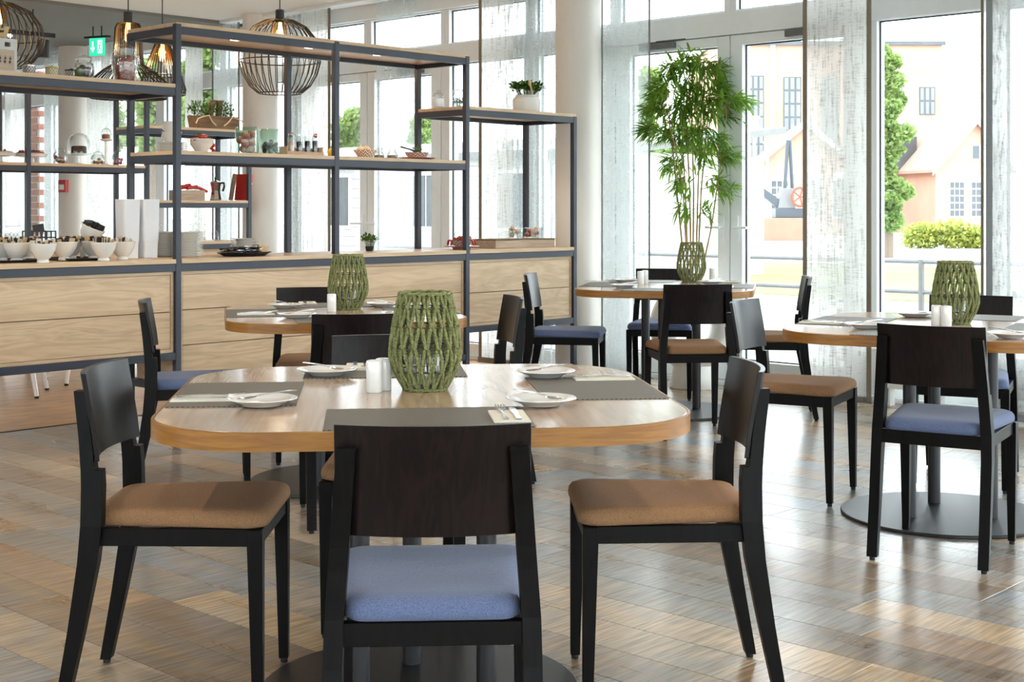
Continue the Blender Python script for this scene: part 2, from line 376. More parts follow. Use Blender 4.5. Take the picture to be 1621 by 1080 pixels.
def mat_plank(name, attr):
    m, N, L, P = nt(name)
    if attr:
        rn = N.new('ShaderNodeAttribute'); rn.attribute_name = 'pr'; rnd = rn.outputs['Fac']
    else:
        rn = N.new('ShaderNodeObjectInfo'); rnd = rn.outputs['Random']
    tc = N.new('ShaderNodeTexCoord')
    ad = N.new('ShaderNodeVectorMath'); ad.operation = 'MULTIPLY_ADD'; L.new(rnd, ad.inputs[0]); ad.inputs[1].default_value = (37, 53, 0); L.new(tc.outputs['Object'], ad.inputs[2])
    def ramp(fac, cols, interp='LINEAR'):
        r = N.new('ShaderNodeValToRGB'); L.new(fac, r.inputs[0]); r.color_ramp.interpolation = interp
        e = r.color_ramp.elements; e[0].position = cols[0][0]; e[0].color = rgba(cols[0][1]); e[1].position = cols[-1][0]; e[1].color = rgba(cols[-1][1])
        for q, c in cols[1:-1]: e.new(q).color = rgba(c)
        return r
    cr = ramp(rnd, [(0.0,(0.20,0.125,0.065)), (0.13,(0.42,0.26,0.125)), (0.26,(0.25,0.24,0.22)), (0.38,(0.55,0.39,0.22)), (0.50,(0.23,0.275,0.32)), (0.62,(0.33,0.19,0.088)), (0.74,(0.40,0.33,0.25)), (0.86,(0.16,0.125,0.09)), (1.0,(0.40,0.40,0.39))], 'CONSTANT')
    # broad smudges of grey-blue, tan and brown along the board
    mp = N.new('ShaderNodeMapping'); mp.inputs['Scale'].default_value = (1.1, 7, 1); L.new(ad.outputs[0], mp.inputs[0])
    n1 = N.new('ShaderNodeTexNoise'); n1.inputs['Scale'].default_value = 1.0; n1.inputs['Detail'].default_value = 2.5; n1.inputs['Roughness'].default_value = 0.5; L.new(mp.outputs[0], n1.inputs['Vector'])
    c2 = ramp(n1.outputs['Fac'], [(0.25,(0.17,0.12,0.075)), (0.40,(0.29,0.20,0.115)), (0.50,(0.27,0.275,0.275)), (0.60,(0.40,0.30,0.19)), (0.75,(0.52,0.41,0.28))])
    mx = N.new('ShaderNodeMix'); mx.data_type = 'RGBA'; mx.inputs[0].default_value = 0.42; L.new(cr.outputs[0], mx.inputs[6]); L.new(c2.outputs[0], mx.inputs[7])
    # saw marks across the board
    mp3 = N.new('ShaderNodeMapping'); mp3.inputs['Scale'].default_value = (90, 5, 1); mp3.inputs['Rotation'].default_value = (0,0,0.12); L.new(ad.outputs[0], mp3.inputs[0])
    n3 = N.new('ShaderNodeTexNoise'); n3.inputs['Scale'].default_value = 1.0; n3.inputs['Detail'].default_value = 3; L.new(mp3.outputs[0], n3.inputs['Vector'])
    mr = N.new('ShaderNodeMapRange'); mr.inputs['From Min'].default_value = 0.36; mr.inputs['From Max'].default_value = 0.64; mr.inputs['To Min'].default_value = 0.62; mr.inputs['To Max'].default_value = 1.22; L.new(n3.outputs['Fac'], mr.inputs['Value'])
    mm = N.new('ShaderNodeVectorMath'); mm.operation = 'SCALE'; L.new(mx.outputs[2], mm.inputs[0]); L.new(mr.outputs[0], mm.inputs['Scale'])
    L.new(mm.outputs[0], P.inputs['Base Color'])
    b = N.new('ShaderNodeBump'); b.inputs['Strength'].default_value = 0.5; b.inputs['Distance'].default_value = 0.0012; L.new(n3.outputs['Fac'], b.inputs['Height']); L.new(b.outputs[0], P.inputs['Normal'])
    rr = N.new('ShaderNodeMapRange'); rr.inputs['To Min'].default_value = 0.22; rr.inputs['To Max'].default_value = 0.36; P.inputs['Coat Weight'].default_value = 0.25; P.inputs['Coat Roughness'].default_value = 0.2; L.new(n1.outputs['Fac'], rr.inputs['Value']); L.new(rr.outputs[0], P.inputs['Roughness'])
    return m
M['plank_o'] = mat_plank('weathered_vinyl_plank', False)
M['plank_s'] = mat_plank('weathered_vinyl_plank_field', True)
M['buffet_floor'] = mat('mottled_ochre_vinyl', (0.47,0.27,0.11), 0.35, scale=5, stretch=(1,2.0,1), c2=(0.24,0.135,0.055), detail=7)

ORD = ['lowest','second','third','fourth','fifth','sixth','seventh','eighth','ninth','tenth','eleventh','twelfth','thirteenth','fourteenth','fifteenth']
# ================================================================== the setting
random.seed(7)
CEIL = 2.97
T_GLASS = FF.inv(*FW.o)[0]           # distance of the glass from the buffet corner along the counter
# ---- outside ground
def slab_fw(name, D0, D1, u0, u1, z, m, label, cat):
    mb = MB().box(u0, u1, -D1, -D0, z - 0.1, z)
    return tag(mb.build(name, m, loc=(FW.o[0], FW.o[1], 0), rz=FW.ang, smooth=False), label, cat, kind='structure')
M['paving'] = mat('pale_concrete_paving', (0.40,0.39,0.37), 0.9, var=0.1, scale=1.0)
M['lawn'] = mat('pale_lawn', (0.13,0.175,0.04), 0.95, scale=0.8, c2=(0.20,0.205,0.075), bump=0.3)
M['road'] = mat('pale_road', (0.66,0.66,0.65), 0.9, var=0.05, scale=0.5)
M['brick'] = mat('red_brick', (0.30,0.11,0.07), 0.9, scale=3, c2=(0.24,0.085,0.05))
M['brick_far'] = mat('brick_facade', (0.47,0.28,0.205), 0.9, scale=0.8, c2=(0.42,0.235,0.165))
M['roof_tile'] = mat('red_roof_tiles', (0.40,0.235,0.18), 0.9, scale=2)
M['white_ext'] = mat('white_painted_timber', (0.60,0.60,0.59), 0.7, var=0.05)
M['far_glass'] = mat('dark_window_glazing', (0.08,0.09,0.10), 0.2, var=0.4, scale=0.8)
M['pane_grey'] = mat('pale_grey_glazing', (0.20,0.21,0.225), 0.3, var=0.4, scale=0.6)
M['crane_iron'] = mat('grey_crane_iron', (0.05,0.06,0.075), 0.5)
M['crane_red'] = mat('red_wheel_paint', (0.30,0.06,0.03), 0.5)
M['rail_grey'] = mat('galvanised_rail', (0.16,0.16,0.16), 0.5, metal=0.3)
slab_fw('ground', -70.0, 200, -160, 160, -0.30, M['paving'], 'pale open ground outside around the building', 'ground')
slab_fw('paving', 0.1, 9.0, -90, 90, -0.02, M['paving'], 'pale paving strip just outside the glass wall', 'paving')
slab_fw('lawn', 9.0, 19.0, -90, 90, -0.01, M['lawn'], 'strip of pale green lawn beyond the railing', 'lawn')
slab_fw('road', 19.0, 60.0, -90, 120, 0.0, M['road'], 'pale road and square beyond the lawn', 'road')

# ---- floor with planks
fl = MB().box(-9.0, T_GLASS + 0.05, -12.5, 12.6, -0.25, -0.005).build('floor', M['cabinet_dark'], loc=(FF.o[0], FF.o[1], 0), rz=FF.ang, smooth=False)
tag(fl, 'weathered grey and brown plank floor of the dining room', 'floor', kind='structure')
PW, PL = 0.19, 1.25
SPLIT = 0.78
planks = []
rw = random.Random(3)
t = -9.0
while t < T_GLASS - 0.01:
    t1 = min(t + PW, T_GLASS)
    off = -12.5 + rw.random() * -PL
    while off < SPLIT - 0.001:
        o1 = min(off + PL, SPLIT); o0 = max(off, -12.5)
        if o1 > o0 + 0.02: planks.append((t, t1, o0, o1))
        off += PL
    t += PW
def vis_d(p):
    best = None
    for a, b in (((p[0]+p[1])/2, (p[2]+p[3])/2), (p[0], p[2]), (p[1], p[3]), (p[0], p[3]), (p[1], p[2])):
        x, y = FF.w(a, b)
        if y < 0.5: continue
        px = CX + FPX*x/y; py = HY + FPX*H/y
        if -10 < px < 1631 and py < 1100: best = y if best is None else min(best, y)
    return best
full = [p for p in planks if abs((p[3]-p[2])-PL) < 1e-6 and abs((p[1]-p[0])-PW) < 1e-6]
vis = sorted([(vis_d(p), p) for p in full if vis_d(p) is not None])[:290]
visset = set(p for _, p in vis)
def plank_mb(mb, x0, x1, y0, y1):     # local: x along the board (the wall direction), y across
    g = 0.0005; c = 0.0012; z0 = -0.006; z1 = 0.0
    a = [(x0+g,y0+g),(x1-g,y0+g),(x1-g,y1-g),(x0+g,y1-g)]
    b = [(x0+g+c,y0+g+c),(x1-g-c,y0+g+c),(x1-g-c,y1-g-c),(x0+g+c,y1-g-c)]
    return mb.loft([[(x,y,z0) for x,y in a], [(x,y,z1-0.0012) for x,y in a], [(x,y,z1) for x,y in b]], cap0=False)
pm = plank_mb(MB(), -PL/2, PL/2, -PW/2, PW/2)
first = None
for d, p in vis:
    loc = ((p[0]+p[1])/2, (p[2]+p[3])/2, 0)
    if first is None:
        first = pm.build('floor_plank', M['plank_o'], fl, loc, pi/2, smooth=False)
    else:
        c = first.copy(); COL.objects.link(c); c.parent = fl; c.location = loc
rest = MB(); pr = []
for p in planks:
    if p in visset: continue
    n0 = len(rest.f); q = MB(); plank_mb(q, p[2], p[3], -p[1], -p[0]); rest.add(q.v, q.f)
    r = rw.random(); pr += [r] * (len(rest.f) - n0)
ro = rest.build('floor_planks', M['plank_s'], fl, (0,0,0), pi/2, smooth=False, fix=False)
ro['kind'] = 'stuff'
a_ = ro.data.attributes.new('pr', 'FLOAT', 'FACE')
a_.data.foreach_set('value', pr)
bf = MB().box(-9.0, T_GLASS, SPLIT + 0.004, 12.5, -0.02, 0.0).build('floor', M['buffet_floor'], loc=(FF.o[0], FF.o[1], 0), rz=FF.ang, smooth=False)
tag(bf, 'mottled ochre vinyl floor behind the buffet counter', 'floor', kind='structure')
MB().box(-9.0, T_GLASS, SPLIT - 0.012, SPLIT + 0.012, 0.0, 0.002).build('floor_joint_strip', M['cabinet_dark'], bf, smooth=False)

# ---- ceiling
GREY_AT = 4.55
c1 = MB().box(-9.0, T_GLASS + 0.1, -12.5, GREY_AT, CEIL, CEIL + 0.2).build('ceiling', M['ceiling'], loc=(FF.o[0], FF.o[1], 0), rz=FF.ang, smooth=False)
tag(c1, 'flat white painted ceiling over the tables', 'ceiling', kind='structure')
c2 = MB().box(-9.0, T_GLASS + 0.1, GREY_AT, 12.6, CEIL - 0.03, CEIL + 0.2).build('ceiling', M['grey_paint'], loc=(FF.o[0], FF.o[1], 0), rz=FF.ang, smooth=False)
tag(c2, 'dark grey painted ceiling at the far end', 'ceiling', kind='structure')
# recessed downlights of the dining area (real lamps of the room, seen as glints on the tables)
for k, (x, y) in enumerate([(-1.6,3.2),(0.9,3.0),(-0.6,5.2),(1.6,4.6),(-2.6,5.4),(-1.9,1.0),(0.6,0.6),(2.6,2.2),(-4.2,3.2),(-0.2,7.0),(-4.55,13.2),(-2.9,11.0)]):  # last two are added to warm the farthest column
    dl = empty('ceiling_downlight', (x, y, CEIL))
    tag(dl, ('small round downlight added in the ceiling to warm the farthest column' if y > 13 else 'small round downlight added above the rear shelving for warm light' if y > 10 else 'small round recessed downlight in the white ceiling, out of the picture'), 'downlight', 'recessed ceiling downlights')
    MB().lathe([(0.055,0.0),(0.055,-0.006),(0.04,-0.008),(0.038,0.0)], 20, cap0=False, cap1=False).build('trim_ring', M['white_pvc'], dl)
    MB().lathe([(0.038,-0.001),(0.038,-0.004)], 20).build('lens', M['spot'], dl)
    li = bpy.data.lights.new('downlight', 'SPOT'); li.energy = 30; li.spot_size = radians(110); li.spot_blend = 0.6; li.color = (1,0.90,0.78); li.shadow_soft_size = 0.05
    lo = bpy.data.objects.new('light', li); COL.objects.link(lo); lo.parent = dl; lo.location = (0,0,-0.02)

# ---- the glazed wall (local x = u along the glass to the left, local y = into the room)
def wobj(name): return empty(name, (FW.o[0], FW.o[1], 0), FW.ang)
WX = dict(loc=(FW.o[0], FW.o[1], 0), rz=FW.ang, smooth=False)
tag(MB().box(-9, 13.8, -0.07, 0.07, 2.392, 2.549).build('trim_1', M['white_pvc'], bevel=0.004, **WX), 'white horizontal beam above the doors and windows', 'beam', kind='structure')
tag(MB().box(-9, 13.8, -0.07, 0.09, 2.84, CEIL).build('trim_2', M['white_pvc'], bevel=0.004, **WX), 'white head rail of the glazing under the ceiling', 'beam', kind='structure')
tag(MB().box(-9, 13.8, -0.08, 0.08, 0.0, 0.035).build('trim_3', M['white_pvc'], bevel=0.004, **WX), 'low white threshold along the glass wall', 'threshold', kind='structure')
tag(MB().box(-9, 13.8, 0.20, 0.36, CEIL - 0.025, CEIL).build('trim_4', M['white_pvc'], **WX), 'white curtain track on the ceiling along the windows', 'curtain track', kind='structure')
wn = [0]
def pane(parent, u0, u1, z0, z1):
    MB().box(u0, u1, -0.012, 0.004, z0, z1).build('pane', M['glass'], parent, smooth=False)
    g = MB(); w = 0.008
    g.box(u0, u0+w, 0.004, 0.014, z0, z1); g.box(u1-w, u1, 0.004, 0.014, z0, z1); g.box(u0+w, u1-w, 0.004, 0.014, z0, z0+w); g.box(u0+w, u1-w, 0.004, 0.014, z1-w, z1)
    g.build('gasket', M['gasket'], parent, smooth=False)
def framebox(parent, name, u0, u1, z0, z1, wl, wr, wb, wt, y0=-0.05, y1=0.05):
    f = MB()
    f.box(u0, u0+wr, y0, y1, z0, z1); f.box(u1-wl, u1, y0, y1, z0, z1)
    f.box(u0+wr, u1-wl, y0, y1, z0, z0+wb); f.box(u0+wr, u1-wl, y0, y1, z1-wt, z1)
    return f.build(name, M['white_pvc'], parent, smooth=False, bevel=0.005)
def transom(parent, u0, u1):
    framebox(parent, 'transom_frame', u0, u1, 2.549, 2.84, 0.05, 0.05, 0.012, 0.012)
    pane(parent, u0+0.05, u1-0.05, 2.561, 2.828)
def window(u0, u1, label, wl=0.075, wr=0.075):
    wn[0] += 1
    o = wobj('window_%d' % wn[0]); tag(o, label, 'window', kind='structure')
    framebox(o, 'window_frame', u0, u1, 0.035, 2.392, wl, wr, 0.09, 0.004)
    pane(o, u0+wr, u1-wl, 0.125, 2.388)
    transom(o, u0, u1)
dn = [0]
def double_door(u0, g0, g1, g2, g3, u1, label):
    dn[0] += 1
    o = wobj('door_%d' % dn[0]); tag(o, label, 'door', kind='structure')
    framebox(o, 'door_frame', u0, u1, 0.035, 2.392, 0.05, 0.05, 0.0001, 0.0001, -0.06, 0.04)
    mid = (g1 + g2) / 2
    for a, b, e0, e1, hs in ((g0, g1, u0+0.052, mid-0.004, 1), (g2, g3, mid+0.004, u1-0.052, 0)):
        lf = framebox(o, 'door_leaf', e0, e1, 0.04, 2.388, e1-b, a-e0, 0.14, 0.068, -0.045, 0.055)
        pane(lf, a, b, 0.18, 2.32)
        hx = (b + e1)/2 - 0.005 if hs else (e0 + a)/2 + 0.005
        h = MB(); h.box(hx-0.014, hx+0.014, 0.055, 0.062, 0.98, 1.16)
        h.tube([(hx, 0.06, 1.08), (hx, 0.105, 1.08), (hx + (-0.11 if hs else 0.11), 0.105, 1.08)], 0.009, 8)
        h.build('handle', M['white_pvc'], lf)
        cx = (e0 + e1)/2 + (-0.12 if hs else 0.12)
        c = MB(); c.box(cx-0.15, cx+0.15, 0.055, 0.10, 2.335, 2.38); c.box(cx-0.24, cx+0.02, 0.06, 0.072, 2.388, 2.40)
        c.build('door_closer', M['rail_grey'], lf, smooth=False, bevel=0.004)
    transom(o, u0, mid); transom(o, mid, u1)
for k in range(4):
    window(-1.70 - 1.8*(k+1), -1.70 - 1.8*k, 'white framed full height window further along to the right', 0.06, 0.06)
window(-1.70, 0.13, 'white framed full height window at the right behind the table')
double_door(0.13, 0.288, 1.054, 1.2557, 2.022, 2.16, 'white framed glazed double door behind the bamboo')
window(2.16, 3.0, 'narrow white framed window right behind the near column', 0.09, 0.14)
window(3.0, 3.95, 'white framed window behind the sheer curtain left of the near column', 0.055, 0.07)
double_door(3.95, 4.108, 4.818, 5.009, 5.72, 5.92, 'white framed glazed double door behind the buffet shelves')
window(5.92, 7.05, 'white framed window behind the middle column')
window(7.05, 8.15, 'white framed window facing green trees left of the middle column')
window(8.15, 9.25, 'white framed window right of the farthest column')
window(9.25, 10.45, 'white framed window behind the farthest column')
window(10.45, 11.6, 'white framed window showing the brick pier outside')
window(11.6, 12.7, 'white framed window at the far left end of the glass wall')
window(12.7, 13.8, 'last white framed window of the glass wall, outside the picture')

# other walls (behind and beside the camera), unseen, with windows added for light
def wall_with_openings(name, frame, t0, t1, off, opens, label, z0=0.0, zs=0.7, zt=2.5):
    o = empty(name, frame.w(0, off), frame.ang); tag(o, label, 'wall', kind='structure')
    m = MB(); x = t0
    for a, b in opens:
        m.box(x, a, -0.1, 0.1, 0, CEIL); m.box(a, b, -0.1, 0.1, 0, zs); m.box(a, b, -0.1, 0.1, zt, CEIL); x = b
    m.box(x, t1, -0.1, 0.1, 0, CEIL)
    m.build('wall_panel', M['plaster'], o, smooth=False)
    for a, b in opens:
        f = framebox(o, 'window_frame', a, b, zs, zt, 0.06, 0.06, 0.06, 0.06)
        MB().box(a+0.06, b-0.06, -0.01, 0.0, zs+0.06, zt-0.06).build('pane', M['glass'], f, smooth=False)
wall_with_openings('wall_near', FF, -9.0, T_GLASS, -12.5, [(-8.7,-5.8),(-5.5,-2.6),(-2.3,0.6),(0.9,3.5)], 'cream wall behind the camera with four tall windows added for light', zs=0.15, zt=2.8)
wall_with_openings('wall_left', FW, -9.0, 13.8, T_GLASS + 9.0, [(-8,-5.5),(-4.6,-2.1),(-1.2,1.3),(2.2,4.7)], 'cream wall opposite the glass wall with windows added for light')
wall_with_openings('wall_far', FF, -9.0, T_GLASS, 12.4, [(-3,-0.5)], 'cream end wall beyond the second buffet')

# ---- columns
def column(px, r, label, yy=0.28):
    x, y = FW.p(px, yy)
    o = empty('column', (x, y, 0)); tag(o, label, 'column', kind='structure')
    MB().lathe([(r,0.0),(r,CEIL)], 48, cap0=False, cap1=False).build('shaft', M['plaster'], o)
    MB().lathe([(r+0.006,0.0),(r+0.006,0.06),(r,0.062)], 48, cap0=False, cap1=False).build('skirting', M['grey_paint'], o)
    return x, y, r
column(915, 0.165, 'round cream column at the right end of the buffet')
column(412, 0.16, 'round cream column behind the second buffet unit')
colx = column(121, 0.185, 'round cream column farthest left with the red alarm box')

# ---- panel curtains
CRN = random.Random(11)
def curtain(px0, px1, m, label, yy=0.30, hem=None, folds=0, amp=0.0, hem_w=0.022, z0=0.03, sides=(1,1)):
    ua, ub = FW.t(px1, yy), FW.t(px0, yy)      # ua < ub
    um = (ua + ub)/2; x, y = FW.w(um, yy)
    o = empty('curtain_panel', (x, y, 0), FW.ang); tag(o, label, 'curtain', 'panel curtains along the glass wall')
    hw = (ub - ua)/2; ph = CRN.random()*6
    def fn(i, j, x0=-hw, x1=hw, dy=0.0):
        X = x0 + (x1-x0)*i; Z = z0 + (CEIL - 0.03 - z0)*j
        Y = 0.008*sin(1.7*X/hw + ph) + (amp*sin(folds*2*pi*(X+hw)/(2*hw) + 0.3*sin(2*Z)) if folds else 0.0) + dy
        return (X, Y, Z)
    MB().grid(max(10, folds*10), 8, fn).build('fabric', m, o, fix=False, ang=80)
    if hem:
        for sgn, on in ((-1, sides[1]), (1, sides[0])):
            if not on: continue
            a = sgn*hw - (hem_w if sgn > 0 else 0); b = a + hem_w
            h = MB()
            r0 = lambda i, j: fn(i, j, a, b, -0.003); r1 = lambda i, j: fn(i, j, a, b, 0.003)
            vs0 = [r0(i/2, j/8) for j in range(9) for i in range(3)]; vs1 = [r1(i/2, j/8) for j in range(9) for i in range(3)]
            fs = [(j*3+i, j*3+i+1, (j+1)*3+i+1, (j+1)*3+i) for j in range(8) for i in range(2)]
            h.add(vs0, fs); h.add(vs1, [f[::-1] for f in fs])
            h.build('side_hem', hem, o, fix=False)
        MB().box(-hw, hw, -0.004, 0.004, z0-0.012, z0+0.03).build('bottom_hem', hem, o, smooth=False)
curtain(1270, 1380, M['curtain'], 'dense linen curtain panel with taupe side hems left of the right window', hem=M['hem'], hem_w=0.03)
curtain(1552, 1600, M['curtain'], 'narrow linen panel edge with taupe hem at the right edge', yy=0.29, hem=M['hem'], hem_w=0.016)
curtain(1562, 1740, M['curtain_weave'], 'grey weave sheer panel with dark hem cut by the right picture edge', yy=0.38, hem=M['hem_grey'], hem_w=0.035)
curtain(951, 1030, M['curtain_thin'], 'sheer grey curtain panel between the near column and the bamboo', hem=M['hem_grey'], hem_w=0.012)
curtain(757, 814, M['curtain'], 'dense linen curtain panel behind the right end of the shelves', hem=M['hem'], hem_w=0.03, sides=(1,0))
curtain(812, 881, M['curtain_thin'], 'sheer pleated grey curtain beside the near column', yy=0.26, folds=5, amp=0.035, hem=None)
curtain(596, 656, M['curtain_thin'], 'thin beige sheer panel across the rear double door', yy=0.24, hem=None)
curtain(476, 524, M['curtain'], 'dense linen curtain panel behind the round black pendant', hem=M['hem'], hem_w=0.03, sides=(0,1))
curtain(450, 480, M['curtain_thin'], 'sheer grey green strip right of the middle column', yy=0.22, folds=3, amp=0.03)
curtain(336, 379, M['curtain_thin'], 'sheer panel in front of green trees left of the middle column', hem=M['hem_grey'], hem_w=0.02)
curtain(294, 320, M['curtain'], 'dense linen strip just right of the tall buffet post', hem=None)
curtain(137, 184, M['curtain'], 'dense linen curtain panel right of the farthest column', hem=M['hem_grey'], hem_w=0.03, sides=(0,1))
curtain(70, 97, M['curtain_thin'], 'sheer strip left of the farthest column')
curtain(8, 41, M['curtain'], 'dense linen curtain panel at the far left edge', hem=M['hem'], hem_w=0.03, sides=(0,1))

# ---- convector heater under the right window
hx, hy = FW.w(-0.75, 0.16)
hv = empty('convector_heater', (hx, hy, 0), FW.ang); tag(hv, 'low white convector heater on feet under the right window', 'radiator')
hb = MB().box(-0.75, 0.75, -0.05, 0.05, 0.11, 0.335).build('body', M['plastic_white'], hv, smooth=False, bevel=0.006)
MB().box(-0.76, 0.76, -0.058, 0.058, 0.335, 0.352).build('top_grille', M['plastic_white'], hv, smooth=False, bevel=0.004)
for k in range(5):
    MB().box(-0.66+0.33*k-0.02, -0.66+0.33*k+0.02, -0.03, 0.03, 0.0, 0.11).build('foot', M['plastic_white'], hv, smooth=False)

# ---- red alarm box on the far column, exit sign under the grey ceiling
ax, ay, ar = colx
d_ = sqrt(ax*ax + ay*ay); ang = atan2(-ay, -ax) - 0.72
pos = (ax + (ar+0.02)*cos(ang), ay + (ar+0.02)*sin(ang), zat(295, ay))
al = empty('fire_alarm_box', pos, ang + pi/2); tag(al, 'small red fire alarm box on the farthest column', 'alarm')
MB().box(-0.05, 0.05, -0.022, 0.03, -0.065, 0.065).build('housing', M['alarm'], al, smooth=False, bevel=0.006)
MB().box(-0.032, 0.032, -0.026, -0.021, -0.04, 0.015).build('call_plate', M['white_print'], al, smooth=False)
ex, ey = at(154, 13.2)
es = empty('exit_sign', (ex, ey, zat(88, 13.2)), -0.4)
tag(es, 'lit green emergency exit sign hanging from the grey ceiling', 'exit sign')
MB().box(-0.085, 0.085, -0.012, 0.012, 0.0, 0.165).build('sign_panel', M['sign_green'], es, smooth=False)
pic = MB()
pic.box(-0.052, -0.036, -0.0135, -0.0125, 0.06, 0.135); pic.add([(-0.072,-0.0135,0.075),(-0.016,-0.0135,0.075),(-0.044,-0.0135,0.03)], [(0,1,2)])
pic.box(0.012, 0.068, -0.0135, -0.0125, 0.02, 0.145)
pic.build('arrow_and_door', M['sign_white'], es, smooth=False)
run = MB(); run.ball((0.045,-0.0142,0.118), 0.009, 8, 6, (1,0.1,1)); run.tube([(0.043,-0.0142,0.105),(0.038,-0.0142,0.075),(0.028,-0.0142,0.055),(0.022,-0.0142,0.035)], 0.005, 6); run.tube([(0.038,-0.0142,0.075),(0.052,-0.0142,0.058),(0.050,-0.0142,0.035)], 0.005, 6); run.tube([(0.024,-0.0142,0.085),(0.042,-0.0142,0.1),(0.058,-0.0142,0.088)], 0.004, 6)
run.build('running_figure', M['sign_green'], es)
top_z = CEIL - 0.03 - zat(88, 13.2)
MB().box(-0.14, 0.14, -0.02, 0.02, 0.165, 0.185).build('mount_rail', M['lamp_black'], es, smooth=False)
MB().tube([(-0.05,0,0.18),(-0.05,0,top_z)], 0.006, 6).tube([(0.05,0,0.18),(0.05,0,top_z)], 0.006, 6).build('hanger', M['lamp_black'], es)

# ================================================================== outside things
def foliage(mb, n, rnd, shapes, size):
    for _ in range(n):
        c, rad = shapes[rnd.randrange(len(shapes))]
        while True:
            p = Vector((rnd.uniform(-1,1), rnd.uniform(-1,1), rnd.uniform(-1,1)))
            if 0.1 < p.length < 1 and rnd.random() > 0.75*p.length**3: break
        p = Vector((c[0]+p.x*rad[0], c[1]+p.y*rad[1], c[2]+p.z*rad[2]))
        a = Vector((rnd.uniform(-1,1), rnd.uniform(-1,1), rnd.uniform(-0.6,1))).normalized()*size*rnd.uniform(0.6,1.3)
        b = a.cross(Vector((rnd.uniform(-1,1), rnd.uniform(-1,1), rnd.uniform(-1,1)))).normalized()*size*0.45
        mb.add([p, p+a*0.5+b, p+a, p+a*0.5-b], [(0,1,2,3)])
def tree(px, d, y_top, y_bot, halfw_px, label, seed, n=2600):
    x, y = at(px, d); r = halfw_px*d/FPX; zt, zb = zat(y_top, d), max(zat(y_bot, d), 0.6)
    o = empty('tree', (x, y, 0)); tag(o, label, 'tree', 'trees outside the windows')
    MB().tube([(0,0,-0.3),(0.05,0,zb+0.3*(zt-zb)),(0,0.05,zb+0.8*(zt-zb))], [0.16,0.12,0.04], 8).build('trunk', M['bark'], o)
    rnd = random.Random(seed); sh = []
    for k in range(20):
        f = (k + 0.5*rnd.random())/20; zz = zb + (zt-zb)*(0.06+0.88*f); w = r*rnd.uniform(0.22,0.42); sp = r*(0.72 - 0.5*abs(f-0.35))
        a = rnd.uniform(0, 2*pi); sh.append(((sp*cos(a)*rnd.uniform(0.2,1), sp*sin(a)*rnd.uniform(0.2,1), zz), (w, w, w*0.8)))
    for k in range(6):
        f = k/5; sh.append(((0, 0, zb + (zt-zb)*(0.1+0.75*f)), (r*0.35*(1.1-0.6*f), r*0.35*(1.1-0.6*f), (zt-zb)*0.11)))
    mb = MB(); foliage(mb, n*4, rnd, sh, 0.0040*d)
    tag(mb.build('crown', M['tree_leaf'], o, smooth=False, fix=False), kind='stuff')
tree(1404, 34, 62, 385, 50, 'tall green tree in front of the brick hall, right window', 1, 4200)
tree(1022, 30, 95, 385, 55, 'green tree seen through the sheer panel beside the bamboo', 2, 3200)
tree(1090, 46, 200, 370, 60, 'pale green tree behind the bamboo canes', 3, 2600)
tree(312, 26, 30, 225, 70, 'bright green tree behind the tall buffet post', 4, 3600)
tree(240, 28, 90, 240, 60, 'green tree behind the second pendant lamp', 5, 3200)
tree(150, 30, 150, 260, 70, 'green tree behind the cake dome', 6, 2600)
tree(555, 44, 175, 262, 45, 'small pale tree behind the rear double door', 7, 2200)
tree(672, 46, 190, 240, 40, 'low yellow green tree right of the rear shelf post', 8, 1800)
x, y = at(1494, 42)
bs = empty('hedge_bush', (x, y, 0)); tag(bs, 'bright yellow green bush in front of the arched windows', 'bush')
mb = MB(); foliage(mb, 2600, random.Random(9), [((-0.7,0,0.35),(0.6,0.5,0.45)), ((0.2,0,0.4),(0.7,0.5,0.5)), ((0.9,0,0.3),(0.5,0.5,0.4))], 0.13)
tag(mb.build('foliage', leafmat('yellow_green_bush', (0.36,0.37,0.07), (0.22,0.27,0.05), 3), bs, smooth=False, fix=False), kind='stuff')
MB().tube([(-0.4,0,-0.05),(-0.5,0,0.5)], 0.03, 6).tube([(0.3,0,-0.05),(0.4,0,0.5)], 0.03, 6).build('stem', M['bark'], bs)

# knee-high railing outside
rx, ry = FW.w(0.0, -4.4)
ra = empty('outdoor_railing', (rx, ry, 0), FW.ang); tag(ra, 'grey two-bar railing outside the glass wall', 'railing')
for z in (0.70, 0.41):
    MB().tube([(-14,0,z),(10,0,z)], 0.022, 8).build('rail', M['rail_grey'], ra)
for k in range(13):
    MB().tube([(-14+2*k,0,-0.02),(-14+2*k,0,0.72)], 0.03, 8).build('post', M['rail_grey'], ra)

